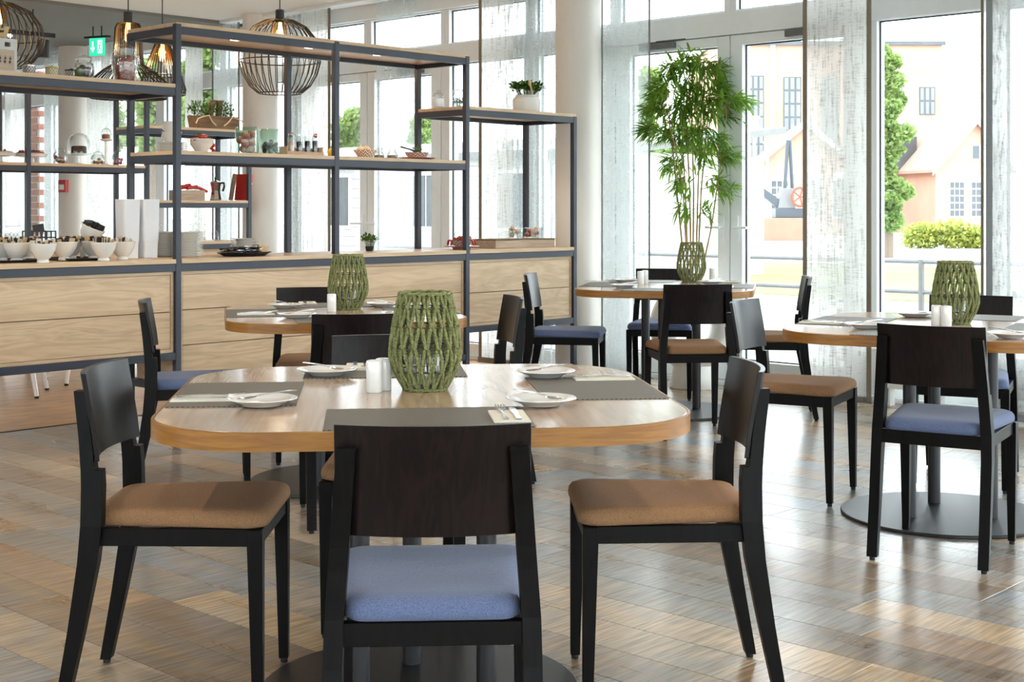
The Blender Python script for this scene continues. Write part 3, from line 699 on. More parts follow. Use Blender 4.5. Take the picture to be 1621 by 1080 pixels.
# brick houses with arched windows
def arch(w, h, n=10):
    r = w/2
    return [(-r,0),(r,0)] + [(r*cos(pi*k/n), h-r+r*sin(pi*k/n)) for k in range(n+1)]
def gable_house(px_apex, y_apex, px_eave, y_eave, d, rz, depth, label, arches=True):
    x, y = at(px_apex, d); hw = abs(px_apex-px_eave)*d/FPX/ cos(rz); ze, za = zat(y_eave, d), zat(y_apex, d)
    o = empty('brick_house', (x, y, 0), rz); tag(o, label, 'house')
    w = MB(); pent = [(-hw,-0.3),(hw,-0.3),(hw,ze),(0,za),(-hw,ze)]
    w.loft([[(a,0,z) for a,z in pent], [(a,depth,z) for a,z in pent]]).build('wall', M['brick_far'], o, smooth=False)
    sl = (za-ze)/hw; ov = 0.35
    for s in (-1,1):
        e = (s*(hw+ov), ze - ov*sl); th = 0.16
        r = MB().hexa([(0,-ov,za+0.02),(e[0],-ov,e[1]+0.02),(e[0],depth,e[1]+0.02),(0,depth,za+0.02),(0,-ov,za+th),(e[0],-ov,e[1]+th),(e[0],depth,e[1]+th),(0,depth,za+th)])
        r.build('roof_slope', M['roof_tile'], o, smooth=False)
        MB().hexa([(0,-ov-0.05,za-0.12),(e[0],-ov-0.05,e[1]-0.12),(e[0],-ov,e[1]-0.12),(0,-ov,za-0.12),(0,-ov-0.05,za+th+0.03),(e[0],-ov-0.05,e[1]+th+0.03),(e[0],-ov,e[1]+th+0.03),(0,-ov,za+th+0.03)]).build('verge_board', M['white_ext'], o, smooth=False)
    if arches:
        for cx in (-hw*0.45, hw*0.12, hw*0.62):
            w_ = empty('window', (cx, 0, 0.75)); w_.parent = o
            MB().loft([[(a,-0.06,z) for a,z in arch(0.86,2.1)], [(a,0.05,z) for a,z in arch(0.86,2.1)]]).build('frame', M['white_ext'], w_, smooth=False)
            for i in range(3):
                for j in range(5):
                    MB().box(-0.36+0.25*i, -0.36+0.25*i+0.21, -0.075, -0.055, 0.1+0.33*j, 0.1+0.33*j+0.27).build('pane', M['far_glass'], w_, smooth=False)
        w_ = empty('window', (0.05*hw, 0, ze+0.25)); w_.parent = o
        MB().box(-0.24,0.24,-0.06,0.05,0,0.75).build('frame', M['white_ext'], w_, smooth=False)
        MB().box(-0.17,0.17,-0.075,-0.055,0.07,0.68).build('pane', M['far_glass'], w_, smooth=False)
    return o, hw, ze, za
gh, hw_, ze_, za_ = gable_house(1541, 192, 1477, 262, 66, radians(12), 11, 'brick house with white gable boards and arched windows, right window')
# dormer on the left roof slope
dm = MB(); dx = -hw_*0.62; dz = ze_ + 0.9
dm.loft([[(dx-0.1,y_,z) for y_,z in ((3.0,dz-0.6),(5.0,dz-0.6),(5.0,dz+0.6),(4.0,dz+1.3),(3.0,dz+0.6))], [(dx-1.7,y_,z) for y_,z in ((3.0,dz-1.5),(5.0,dz-1.5),(5.0,dz+0.6),(4.0,dz+1.3),(3.0,dz+0.6))]]).build('dormer', M['far_glass'], gh, smooth=False)
gable_house(1275, 196, 1186, 272, 62, radians(-6), 9, 'lower brick house with white gable board behind the crane', arches=True)

# tall brick hall
x0, yb = at(1130, 98); x1, _ = at(1491, 98)
bh = empty('brick_hall', (x0, yb, 0)); tag(bh, 'tall plain brick hall with dark grid windows', 'building')
W_ = x1 - x0; zt = zat(72, 98)
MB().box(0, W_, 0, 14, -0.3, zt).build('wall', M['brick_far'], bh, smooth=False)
MB().box(-0.2, W_+0.2, -0.25, 14.2, zt, zt+0.28).build('roof_edge', M['far_glass'], bh, smooth=False)
def hall_window(pa, pb, ya, yb2):
    a = at(pa, 98)[0]-x0; b = at(pb, 98)[0]-x0; z1, z0 = zat(ya, 98), zat(yb2, 98)
    w_ = empty('window', (a, 0, z0)); w_.parent = bh
    MB().box(0, b-a, -0.06, 0.1, 0, z1-z0).build('frame', M['far_glass'], w_, smooth=False)
    nx, nz = 3, max(2, int((z1-z0)/0.9))
    for i in range(nx):
        for j in range(nz):
            sx, sz = (b-a)/nx, (z1-z0)/nz
            MB().box(i*sx+0.07, (i+1)*sx-0.07, -0.09, -0.05, j*sz+0.07, (j+1)*sz-0.07).build('pane', M['pane_grey'], w_, smooth=False)
for a in ((1183,1209,120,250),(1240,1268,122,250),(1300,1326,122,250),(1455,1480,138,182),(1408,1428,138,165)): hall_window(*a)
a = at(1223,98)[0]-x0
MB().box(a-0.18, a+0.18, -0.12, 0.02, 0, zt).build('downpipe', mat('pale_blue_downpipe', (0.55,0.66,0.72), 0.6), bh, smooth=False)

# old harbour crane on a brick plinth
x, y = at(1240, 52)
cr = empty('harbour_crane', (x, y, 0)); tag(cr, 'grey iron crane with red wheel on a brick plinth', 'crane')
S = 52/FPX
def cp(px, py, dy=0.0): return ((px-1240)*S, dy, zat(py, 52))
MB().box(-0.85, 0.95, -0.6, 0.9, -0.1, zat(345,52)).build('plinth', mat('brick_plinth', (0.33,0.165,0.115), 0.9, scale=4), cr, smooth=False, bevel=0.02)
MB().box(-0.35, 0.75, -0.35, 0.45, zat(345,52), zat(330,52)).build('turntable', M['crane_iron'], cr, smooth=False, bevel=0.02)
MB().loft([[(-0.25,-0.3,zat(330,52)),(0.4,-0.3,zat(330,52)),(0.4,0.4,zat(330,52)),(-0.25,0.4,zat(330,52))], [(-0.1,-0.15,zat(298,52)),(0.35,-0.15,zat(298,52)),(0.35,0.3,zat(298,52)),(-0.1,0.3,zat(298,52))]]).build('winch_housing', M['rail_grey'], cr, smooth=False, bevel=0.02)
MB().tube([cp(1242,300),cp(1247,222)], 0.07, 8).tube([cp(1256,300,0.2),cp(1250,222)], 0.07, 8).build('mast', M['crane_iron'], cr)
MB().hexa([cp(1236,334,-0.2),cp(1246,326,-0.2),cp(1246,326,0.2),cp(1236,334,0.2),cp(1196,302,-0.1),cp(1200,292,-0.1),cp(1200,292,0.1),cp(1196,302,0.1)]).build('jib', M['crane_iron'], cr, smooth=False)
wh = MB(); cc = cp(1262,312,-0.5)
wh.tube([(cc[0]+0.30*cos(k*pi/12), cc[1], cc[2]+0.34*sin(k*pi/12)) for k in range(24)], 0.05, 8, closed=True)
for k in range(5):
    a = k*2*pi/5; wh.tube([(cc[0],cc[1],cc[2]), (cc[0]+0.30*cos(a), cc[1], cc[2]+0.34*sin(a))], 0.03, 6)
wh.build('wheel', M['crane_red'], cr)

# street lamps
def street_lamp(px, d, y_top, label):
    x, y = at(px, d); o = empty('street_lamp', (x, y, 0)); tag(o, label, 'street lamp', 'white street lamps')
    zt = zat(y_top, d)
    MB().tube([(0,0,-0.3),(0,0,0.5),(0,0,zt-0.55)], [0.10,0.07,0.05], 10).build('pole', M['white_ext'], o)
    MB().lathe([(0.10,zt-0.55),(0.15,zt-0.5),(0.15,zt-0.1),(0.20,zt-0.08),(0.18,zt),(0.0,zt+0.02)], 14).build('lantern_head', M['white_ext'], o)
street_lamp(1194, 44, 184, 'white street lamp beside the crane, nearer one')
street_lamp(1215, 60, 224, 'white street lamp farther back beside the crane')

# white sheds behind the rear door
x, y = at(612, 27)
sh = empty('white_shed', (x, y, 0), FW.ang - pi); tag(sh, 'low white boarded shed with a window behind the rear door', 'shed')
MB().box(-6.0, 6.0, 0.0, 4.0, -0.3, 2.15).build('wall', M['white_ext'], sh, smooth=False)
for k in range(12):
    MB().box(-6.03, 6.03, -0.03, 0.0, -0.1+0.19*k, 0.07+0.19*k).build('board', M['white_ext'], sh, smooth=False)
MB().hexa([(-6.3,-0.4,2.1),(6.3,-0.4,2.1),(6.3,4.3,2.6),(-6.3,4.3,2.6),(-6.3,-0.4,2.22),(6.3,-0.4,2.22),(6.3,4.3,2.72),(-6.3,4.3,2.72)]).build('roof', M['rail_grey'], sh, smooth=False)
for sx in (-1.4, 1.2, 3.4):
    w_ = empty('window', (sx, 0, 0.8)); w_.parent = sh
    MB().box(-0.4,0.4,-0.08,0.0,0,1.1).build('frame', M['white_pvc'], w_, smooth=False)
    for i in (0,1): MB().box(-0.34+0.36*i,-0.02+0.36*i,-0.095,-0.075,0.07,1.03).build('pane', M['far_glass'], w_, smooth=False)

# brick pier outside, far left
bx, by = FW.p(68, -0.55)
bp = empty('brick_pier', (bx, by, 0), FW.ang); tag(bp, 'red brick pier outside the far left window', 'pier')
MB().box(-0.145, 0.145, -0.14, 0.12, -0.05, 2.9).build('mortar_core', M['white_ext'], bp, smooth=False)
bm_ = MB().box(-0.12, 0.12, -0.05, 0.05, -0.034, 0.034); fb = None
for k in range(36):
    for s in (0, 1):
        hz = 0.045 + 0.08*k; xx = (-0.03 if k % 2 else 0.03) ; yy = 0.085 if s == 0 else -0.105
        if fb is None: fb = bm_.build('brick', M['brick'], bp, (xx,yy,hz), smooth=False)
        else:
            c = fb.copy(); COL.objects.link(c); c.parent = bp; c.location = (xx, yy, hz)
# ================================================================== buffet shelving and cabinets
BAY, DEP, PS = 1.088, 0.49, 0.034
Z = dict(top=2.182, mid=1.498, low=1.852, ctr=0.915)      # rail tops
def shelving(name, frame, posts_f, posts_b, shelves, label):
    o = empty(name, frame.w(0,0), frame.ang); tag(o, label, 'shelving unit')
    for x, z0, z1 in posts_f:
        MB().box(x-PS/2, x+PS/2, 0, PS, z0, z1).build('post', M['steel_frame'], o, smooth=False, bevel=0.002)
    for x, z0, z1 in posts_b:
        MB().box(x-PS/2, x+PS/2, DEP-PS, DEP, z0, z1).build('post', M['steel_frame'], o, smooth=False, bevel=0.002)
    for x0, x1, z, lights in shelves:
        h = 0.041; e = PS/2
        for nm, a in (('front_rail',(x0+e,x1-e,0.002,PS-0.002)), ('back_rail',(x0+e,x1-e,DEP-PS+0.002,DEP-0.002)), ('side_rail',(x0-e+0.002,x0+e-0.002,PS,DEP-PS)), ('side_rail',(x1-e+0.002,x1+e-0.002,PS,DEP-PS))):
            MB().box(a[0],a[1],a[2],a[3],z-h,z).build(nm, M['steel_frame'], o, smooth=False, bevel=0.002)
        b = MB().box(x0-e+0.004, x1+e-0.004, 0.004, DEP-0.004, z, z+0.021).build('shelf_board', M['oak'], o, smooth=False, bevel=0.0015)
        MB().box(x0+e, x1-e, PS, DEP-PS, z-0.014, z-0.0005).build('soffit_board', M['oak'], o, smooth=False)
        for lx in lights:
            d = MB().lathe([(0.038,0.0),(0.038,-0.005),(0.030,-0.006)], 20, (lx, 0.16, z-0.014), cap1=True).build('downlight', M['spot'], o)
            li = bpy.data.lights.new('shelf_spot', 'SPOT'); li.energy = 5; li.spot_size = radians(120); li.spot_blend = 0.7; li.color = (1,0.84,0.64); li.shadow_soft_size = 0.03
            lo = bpy.data.objects.new('light', li); COL.objects.link(lo); lo.parent = o; lo.location = (lx, 0.16, z-0.03)
    return o
f = FF
tl = lambda px: f.t(px, 0.16)
zp = Z['top'] + 0.012
unit = shelving('buffet_shelving', FF,
    [(-BAY,0,Z['low']+0.004), (0,0,zp), (BAY,Z['ctr']+0.025,zp), (2*BAY,0,zp), (3*BAY-0.02,0,Z['low']+0.004)],
    [(-BAY,0,Z['low']), (0,0,Z['top']), (BAY,Z['ctr']+0.025,Z['top']), (2*BAY,0,Z['top']), (3*BAY-0.02,0,Z['low'])],
    [(0,2*BAY,Z['top'],[tl(375),tl(492),tl(600)]), (0,2*BAY,Z['mid'],[]), (-BAY,0,Z['low'],[tl(22),tl(174)]), (2*BAY,3*BAY-0.02,Z['low'],[tl(829)])],
    'tall slate blue steel and oak shelving above the buffet counter')
# counter frame rails
for x0, x1 in ((-BAY,0),(0,2*BAY),(2*BAY,3*BAY-0.02)):
    MB().box(x0+PS/2, x1-PS/2, 0.002, PS-0.002, 0.874, 0.915).build('front_rail', M['steel_frame'], unit, smooth=False, bevel=0.002)
    MB().box(x0+PS/2, x1-PS/2, DEP-PS+0.002, DEP-0.002, 0.874, 0.915).build('back_rail', M['steel_frame'], unit, smooth=False, bevel=0.002)
for x0, x1, z in ((-BAY,0,0.443),(2*BAY,3*BAY-0.02,0.443),(0,2*BAY,0.268)):
    MB().box(x0+PS/2, x1-PS/2, 0.002, PS-0.002, z-0.04, z).build('front_rail', M['steel_frame'], unit, smooth=False, bevel=0.002)
    MB().box(x0+PS/2, x1-PS/2, DEP-PS+0.002, DEP-0.002, z-0.04, z).build('back_rail', M['steel_frame'], unit, smooth=False, bevel=0.002)
    for x in (x0, x1):
        MB().box(x-PS/2+0.003, x+PS/2-0.003, PS, DEP-PS, z-0.04, z).build('side_rail', M['steel_frame'], unit, smooth=False)
# worktop: three boards end to end between the posts
wt = empty('worktop', FF.w(0,0), FF.ang); tag(wt, 'continuous light oak worktop of the buffet counter', 'worktop')
for x0, x1 in ((-BAY+PS/2,-PS/2),(PS/2,2*BAY-PS/2),(2*BAY+PS/2,3*BAY-0.02-PS/2)):
    MB().box(x0+0.001, x1-0.001, -0.004, DEP+0.004, 0.916, 0.939).build('worktop_board', M['oak'], wt, smooth=False, bevel=0.0015)
def cabinet(x0, x1, z0, z1, rows, label):
    o = empty('drawer_cabinet', FF.w(0,0), FF.ang); tag(o, label, 'cabinet')
    a, b = x0 + PS/2 + 0.002, x1 - PS/2 - 0.002; y0 = 0.02; th = 0.017
    MB().box(a,b,y0,DEP-0.05,z0,z0+th).build('bottom_panel', M['oak'], o, smooth=False)
    MB().box(a,b,y0,DEP-0.05,z1-th,z1).build('top_panel', M['oak'], o, smooth=False)
    for p, q in ((a,a+th),(b-th,b)):
        MB().box(p,q,y0,DEP-0.05,z0+th,z1-th).build('side_panel', M['oak'], o, smooth=False)
    MB().box(a+th,b-th,DEP-0.07,DEP-0.052,z0+th,z1-th).build('back_panel', M['oak'], o, smooth=False)
    MB().box(a+th,b-th,y0+0.03,y0+0.034,z0+th,z1-th).build('inner_shadow_panel', M['cabinet_dark'], o, smooth=False)
    hgt = (z1 - z0 - 2*th) / rows
    for k in range(rows):
        d = MB().box(a+th+0.003, b-th-0.003, y0+0.002, y0+0.022, z0+th+hgt*k+0.002, z0+th+hgt*(k+1)-0.002)
        d.build('drawer_front', M['oak_drawer'], o, smooth=False, bevel=0.001)
cabinet(-BAY, 0, 0.4435, 0.8735, 2, 'wide oak cabinet with two drawer fronts at the left, open below')
cabinet(0, 2*BAY, 0.2685, 0.8735, 3, 'wide oak cabinet with three drawer fronts in the middle of the buffet')
cabinet(2*BAY, 3*BAY-0.02, 0.4435, 0.8735, 2, 'oak cabinet with two drawer fronts at the right end, open below')

# ---- second unit behind
g1, g2, g3 = FG.t(46), FG.t(234), FG.t(396)
g0 = 2*g1 - g2
unit2 = shelving('rear_shelving', FG,
    [(g0,0,2.2),(g1,0,2.2),(g2,0,2.2),(g3,0,1.87)], [(g0,0,2.19),(g1,0,2.19),(g2,0,2.19),(g3,0,1.86)],
    [(g0,g1,2.182,[]),(g1,g2,2.182,[]),(g0,g1,1.53,[]),(g1,g2,1.53,[]),(g2,g3,1.852,[]),(g2,g3,1.255,[]),(g0,g1,0.915,[]),(g1,g2,0.915,[]),(g2,g3,0.915,[])],
    'second slate blue steel and oak shelving unit standing behind the buffet')
for a, b, lb in ((g0,g1,'far left'),(g1,g2,'middle'),(g2,g3,'right')):
    o = empty('rear_cabinet', FG.w(0,0), FG.ang); tag(o, 'oak cabinet with two drawer fronts in the rear shelving, %s bay' % lb, 'cabinet')
    MB().box(a+PS, b-PS, 0.04, DEP-0.06, 0.35, 0.872).build('body', M['oak'], o, smooth=False)
    for k in (0,1): MB().box(a+PS+0.015, b-PS-0.015, 0.02, 0.04, 0.37+0.245*k, 0.605+0.245*k).build('drawer_front', M['oak_drawer'], o, smooth=False, bevel=0.001)

# ================================================================== chairs
def rear_leg_mb(sx):
    def xs(z):
        o = 0.203 if z < 0.42 else 0.203 - 0.026*(z-0.42)/0.35
        a, b = sx*(o-0.036), sx*o
        return (a, b) if a < b else (b, a)
    prof = [(0.012,-0.272,-0.244),(0.20,-0.240,-0.202),(0.36,-0.217,-0.169),(0.45,-0.210,-0.159),(0.54,-0.210,-0.159),(0.582,-0.212,-0.162),(0.5825,-0.212,-0.179),(0.66,-0.219,-0.188),(0.770,-0.233,-0.207)]
    return MB().loft([[(xs(z)[0],a,z),(xs(z)[1],a,z),(xs(z)[1],b,z),(xs(z)[0],b,z)] for z, a, b in prof])
def make_chair(seat_m, name='dining_chair'):
    o = empty(name)
    for sx in (-1, 1):
        leg = rear_leg_mb(sx).build('rear_leg', M['espresso'], o, smooth=False, bevel=0.002)
        MB().lathe([(0.009,0.0),(0.010,0.004),(0.009,0.012)], 12, (sx*0.186,-0.258,0)).build('glide', M['rubber'], leg)
        fx = sx*0.189
        def sq(z, h, dx=0, dy=0): return [(fx-h+dx,0.208-h+dy,z),(fx+h+dx,0.208-h+dy,z),(fx+h+dx,0.208+h+dy,z),(fx-h+dx,0.208+h+dy,z)]
        leg = MB().loft([sq(0.012,0.0125,0,0.006), sq(0.395,0.0185), sq(0.442,0.0185)]).build('front_leg', M['espresso'], o, smooth=False, bevel=0.002)
        MB().lathe([(0.009,0.0),(0.010,0.004),(0.009,0.012)], 12, (fx,0.214,0)).build('glide', M['rubber'], leg)
        MB().hexa([(sx*0.178-0.011,-0.166,0.400),(sx*0.178+0.011,-0.166,0.400),(sx*0.186+0.011,0.19,0.400),(sx*0.186-0.011,0.19,0.400),(sx*0.178-0.011,-0.166,0.442),(sx*0.178+0.011,-0.166,0.442),(sx*0.186+0.011,0.19,0.442),(sx*0.186-0.011,0.19,0.442)]).build('side_rail', M['espresso'], o, smooth=False, bevel=0.0015)
    MB().box(-0.171,0.171,0.200,0.2205,0.400,0.442).build('front_rail', M['espresso'], o, smooth=False, bevel=0.0015)
    MB().box(-0.168,0.168,-0.204,-0.180,0.398,0.442).build('rear_rail', M['espresso'], o, smooth=False, bevel=0.0015)
    # cushion
    def outl(sc, dz):
        pts = []
        for x, y in rrect(1, 1, 0.22, 6):
            w = 0.182 + 0.022*(y+1)/2
            if y < -0.55 : w = min(w, 0.166 + 0.0)
            pts.append((x*w*sc, 0.016 + y*0.218*sc, dz(x, y)))
        return pts
    sad = lambda z: (lambda x, y: z)
    crown = lambda z, k: (lambda x, y: z - 0.006*k*(1-abs(x))*0 + 0.004*k*y*y)
    rings = [outl(0.97, sad(0.443)), outl(1.0, sad(0.4475)), outl(1.006, sad(0.458)), outl(0.995, sad(0.470)), outl(0.965, sad(0.479)), outl(0.90, crown(0.484,0.3)), outl(0.75, crown(0.484,0.5)), outl(0.5, sad(0.483)), outl(0.2, sad(0.482)), outl(0.02, sad(0.482))]
    MB().loft(rings).build('seat_cushion', seat_m, o, ang=70)
    # curved back board in front of the posts
    n = 16; vs = []
    th = 0.013
    rows = [(0.602,-0.181),(0.66,-0.188),(0.735,-0.2005),(0.812,-0.2145)]
    rings = []
    for z, y in rows:
        ring = []
        for k in range(n+1):
            X = -0.1825 + 0.365*k/n; c = -0.034*(1-(X/0.1825)**2)
            ring.append((X, y + th + c, z))
        for k in range(n, -1, -1):
            X = -0.1825 + 0.365*k/n; c = -0.034*(1-(X/0.1825)**2)
            ring.append((X, y + c, z))
        rings.append(ring)
    MB().loft(rings).build('backrest', M['espresso_face'], o, bevel=0.0015)
    return o
chair_blue = make_chair(M['blue']); chair_brown = make_chair(M['brown'])
used = {'blue': False, 'brown': False}
def chair(kind, x, y, deg, label, group):
    src = chair_blue if kind == 'blue' else chair_brown
    if not used[kind]: c = src; used[kind] = True
    else: c = dup(src)
    c.location = (x, y, 0); c.rotation_euler = (0, 0, radians(deg))
    tag(c, label, 'chair', group); return c
G1, G2, G3, G4 = ['chairs around the %s table' % s for s in ('front', 'left rear', 'middle rear', 'right')]
chair('brown', -0.822, 3.52, -90, 'dark wooden chair with brown seat at the left of the front table', G1)
chair('brown', 0.39, 3.555, 92, 'dark wooden chair with brown seat at the right of the front table', G1)
chair('blue', -0.157, 2.78, 3, 'nearest dark wooden chair with blue seat, back to the camera', G1)
chair('brown', -0.36, 4.15, 186, 'dark chair on the far side of the front table, behind the big lantern', G1)
chair('brown', -0.618, 5.464, 12, 'dark chair with its back to the camera at the left rear table', G2)
chair('brown', -0.96, 6.80, 192, 'dark chair with brown seat facing the camera, close to the oak drawers', G2)
chair('brown', -0.20, 6.23, 102, 'dark chair turned left at the right end of the left rear table', G2)
chair('blue', -1.375, 6.06, -78, 'dark chair with blue seat in front of the tall buffet post', G2)
chair('blue', 0.32, 8.43, -100, 'dark chair with blue seat in front of the right oak cabinet', G3)
chair('blue', 0.965, 8.98, 170, 'dark chair with blue seat on the window side of the middle rear table', G3)
chair('brown', 0.957, 7.50, 5, 'dark chair with brown seat, back to the camera, at the middle rear table', G3)
chair('brown', 1.50, 8.12, 82, 'dark chair with brown seat turned left beside the dense curtain', G3)
chair('brown', 1.19, 5.91, -118, 'dark chair with brown seat turned right at the left of the right table', G4)
chair('blue', 1.531, 4.918, -30, 'dark chair with blue seat, back to the camera, at the right table', G4)
chair('blue', 2.011, 6.17, 155, 'dark chair with blue seat on the window side of the right table', G4)

# white chairs behind the left cabinet
def white_chair(x, y, deg, label):
    o = empty('white_shell_chair', (x, y, 0), radians(deg)); tag(o, label, 'chair', 'white chairs behind the buffet')
    for sx in (-1,1):
        for sy in (-1,1):
            lg = MB().tube([(sx*0.21,sy*0.21,0.012),(sx*0.13,sy*0.13,0.42)], [0.014,0.02], 10).build('leg', M['plastic_white'], o)
            MB().lathe([(0.013,0.0),(0.015,0.012)], 10, (sx*0.21,sy*0.21,0)).build('glide', M['rubber'], lg)
    def sh(i, j):
        X = -0.21 + 0.42*i; b = 4*(i-0.5)**2
        if j < 0.55: return (X, 0.22 - 0.40*j/0.55, 0.43 + 0.03*b)
        k = (j-0.55)/0.45; return (X*(1-0.15*k), -0.18 - 0.07*k + 0.05*b, 0.43 + 0.03*b + 0.34*k)
    s = MB().grid(10, 14, sh).build('seat_shell', M['plastic_white'], o, fix=False, ang=60)
    so = s.modifiers.new('thick', 'SOLIDIFY'); so.thickness = 0.012
white_chair(-3.27, 9.02, 10, 'white plastic chair behind the left drawer cabinet, legs showing below it')
white_chair(-3.0, 9.78, 37, 'white plastic chair farther back under the left drawer cabinet')

# ================================================================== tables
TH = 0.75
def table(x, y, deg, hx, hy, col_ang, label):
    o = empty('dining_table', (x, y, 0), radians(deg)); tag(o, label, 'table', 'square dining tables')
    r = 0.27
    MB().loft([[(a,b,TH-0.036) for a,b in rrect(hx-0.007,hy-0.007,r-0.007,10)], [(a,b,TH-0.0008) for a,b in rrect(hx-0.007,hy-0.007,r-0.007,10)], [(a,b,TH) for a,b in rrect(hx-0.008,hy-0.008,r-0.008,10)]]).build('tabletop', M['laminate'], o, smooth=False)
    ou = rrect(hx,hy,r,10); ii = rrect(hx-0.0065,hy-0.0065,r-0.0065,10)
    MB().loft([[(a,b,TH-0.037) for a,b in ii], [(a,b,TH-0.040) for a,b in ou[:]] , [(a,b,TH-0.0015) for a,b in ou], [(a,b,TH-0.0002) for a,b in ii]], cap0=False, cap1=False).build('edge_band', M['edge'], o, ang=30)
    MB().lathe([(0.0,0.0),(0.395,0.0),(0.40,0.003),(0.40,0.010),(0.397,0.013),(0.0,0.0135)], 72).build('base_disc', M['black_metal'], o)
    for k in range(3):
        a = radians(col_ang - deg + 120*k)
        MB().lathe([(0.025,0.0135),(0.025,TH-0.041)], 20, (0.18*cos(a),0.18*sin(a),0), cap0=False, cap1=False).build('column', M['black_metal'], o)
    MB().box(-0.25,0.25,-0.25,0.25,TH-0.046,TH-0.040).build('mounting_plate', M['black_metal'], o, smooth=False)
    return o
T1 = (-0.232, 3.485, 6.0); T2 = (-0.76, 6.17, 12.0); T3 = (0.93, 8.28, -11.0); T4 = (1.705, 5.475, -28.0)
table(*T1, 0.606, 0.606, 100, 'large rounded square wooden table in the foreground')
table(*T2, 0.505, 0.60, 8, 'rounded wooden table at the left rear in front of the oak drawers')
table(*T3, 0.51, 0.60, 13, 'rounded wooden table farthest back below the bamboo')
table(*T4, 0.54, 0.61, 86, 'rounded wooden table at the right edge by the window')

# ---- lanterns of green rope
LH = 0.257
def lr(z):       # outer radius by height
    P = [(0.0,0.052),(0.02,0.062),(0.05,0.078),(0.085,0.0895),(0.12,0.0885),(0.165,0.082),(0.21,0.074),(0.257,0.064)]
    for (a,ra),(b,rb) in zip(P, P[1:]):
        if z <= b: return ra + (rb-ra)*(z-a)/(b-a)
    return P[-1][1]
def make_lantern():
    o = empty('rope_lantern')
    zs = [0.006, 0.052, 0.113, 0.168, 0.216, 0.253]
    NN = 18
    for ti in range(5):
        z0, z1 = zs[ti], zs[ti+1]; mb = MB()
        for k in range(NN):
            top = (k + 0.5*(ti % 2)) * 2*pi/NN
            for s in (-1, 1):
                bot = top + s*pi/NN*(0.92)
                for ply in range(3):
                    pts = []
                    for j in range(9):
                        f = j/8; z = z1 + (z0-z1)*f; a = top + s*0.045 + (bot-top-s*0.045)*f
                        tw = 2*pi*(f*3.2 + ply/3 + 0.37*k); q = 0.0030
                        r = lr(z) + q*cos(tw); a2 = a + q*sin(tw)/lr(z)
                        pts.append((r*cos(a2), r*sin(a2), z))
                    mb.tube(pts, 0.0032, 5, cap=False)
        mb.build('woven_band', M['rope'], o, fix=False, ang=80)
    for z in (0.004, 0.254):
        mb = MB(); r = lr(z)
        for ply in range(2):
            mb.tube([((r+0.002*cos(6*t_+pi*ply))*cos(t_), (r+0.002*cos(6*t_+pi*ply))*sin(t_), z+0.002*sin(6*t_+pi*ply)) for t_ in [2*pi*i/48 for i in range(48)]], 0.0032, 6, closed=True)
        mb.build('rope_rim', M['rope'], o, fix=False, ang=80)
    mb = MB()
    for z in zs[1:5]:
        mb.tube([(lr(z)*0.985*cos(2*pi*i/36), lr(z)*0.985*sin(2*pi*i/36), z) for i in range(36)], 0.0018, 5, closed=True)
    mb.build('wire_frame', M['wire'], o, fix=False)
    j = MB().lathe([(0.0,0.012),(0.040,0.012),(0.044,0.016),(0.044,0.085),(0.041,0.092),(0.041,0.095),(0.0385,0.095),(0.041,0.085),(0.041,0.018),(0.0,0.017)], 28, cap0=False, cap1=False).build('glass_jar', M['jarglass'], o)
    MB().lathe([(0.020,0.018),(0.020,0.038),(0.0,0.0375)], 20).build('tealight', M['wax'], j)
    MB().lathe([(0.048,0.0),(0.048,0.004),(0.0,0.004)], 28).build('base_plate', M['wire'], o)
    return o
lan = make_lantern(); lan.scale = (1, 1, 0.968)
def put(o, xy, z, rz, label, cat, group=None, first=[None]):
    o.location = (xy[0], xy[1], z); o.rotation_euler = (0,0,rz); tag(o, label, cat, group); return o
put(lan, gp(673,617,TH), TH, 0.1, 'large green rope lantern in the middle of the front table', 'lantern', 'green rope lanterns')
for (px, py), lb, rz in (((551,489.5),'green rope lantern on the left rear table',0.5), ((1094.5,446.5),'green rope lantern below the bamboo on the middle rear table',1.1), ((1512.5,512),'green rope lantern on the right table by the window',0.8)):
    put(dup(lan), gp(px,py,TH), TH, rz, lb, 'lantern', 'green rope lanterns')

# ---- place settings
def tw(T, u, n):
    a = radians(T[2]); return (T[0] + u*cos(a) - n*sin(a), T[1] + u*sin(a) + n*cos(a))
def matmb():
    return MB().loft([[(a,b,0.0) for a,b in rrect(0.2225,0.15,0.003,2)], [(a,b,0.0018) for a,b in rrect(0.2225,0.15,0.003,2)]])
mat_src = [None]
def placemat(x, y, rz, label):
    if mat_src[0] is None:
        c = matmb().build('place_mat', M['mat'], smooth=False); mat_src[0] = c
    else:
        c = mat_src[0].copy(); COL.objects.link(c)
    c.location = (x, y, TH + 0.0003); c.rotation_euler = (0,0,rz); tag(c, label, 'place mat', 'woven place mats')
def plate_mb():
    return MB().lathe([(0.0,0.0),(0.045,0.0),(0.048,0.003),(0.055,0.006),(0.078,0.0150),(0.082,0.0165),(0.0815,0.0180),(0.077,0.0175),(0.056,0.0105),(0.048,0.0075),(0.0,0.0065)], 48)
def make_spoon():
    mb = MB(); rings = []
    # handle along +x, bowl at -x end
    for x, w, z, t_ in ((0.085,0.0045,0.004,0.0012),(0.07,0.0050,0.005,0.0012),(0.02,0.0026,0.006,0.0014),(-0.015,0.0024,0.004,0.0016)):
        rings.append([(x,-w,z-t_),(x,w,z-t_),(x,w,z+t_),(x,-w,z+t_)])
    mb.loft(rings)
    def bowl(i, j):
        r = j; a = 2*pi*i; X = -0.036 + 0.024*r*cos(a); Y = 0.0145*r*sin(a)*(1.0 - 0.15*cos(a)); return (X, Y, 0.0035 - 0.004*(1-r*r))
    mb.grid(18, 5, bowl)
    return mb
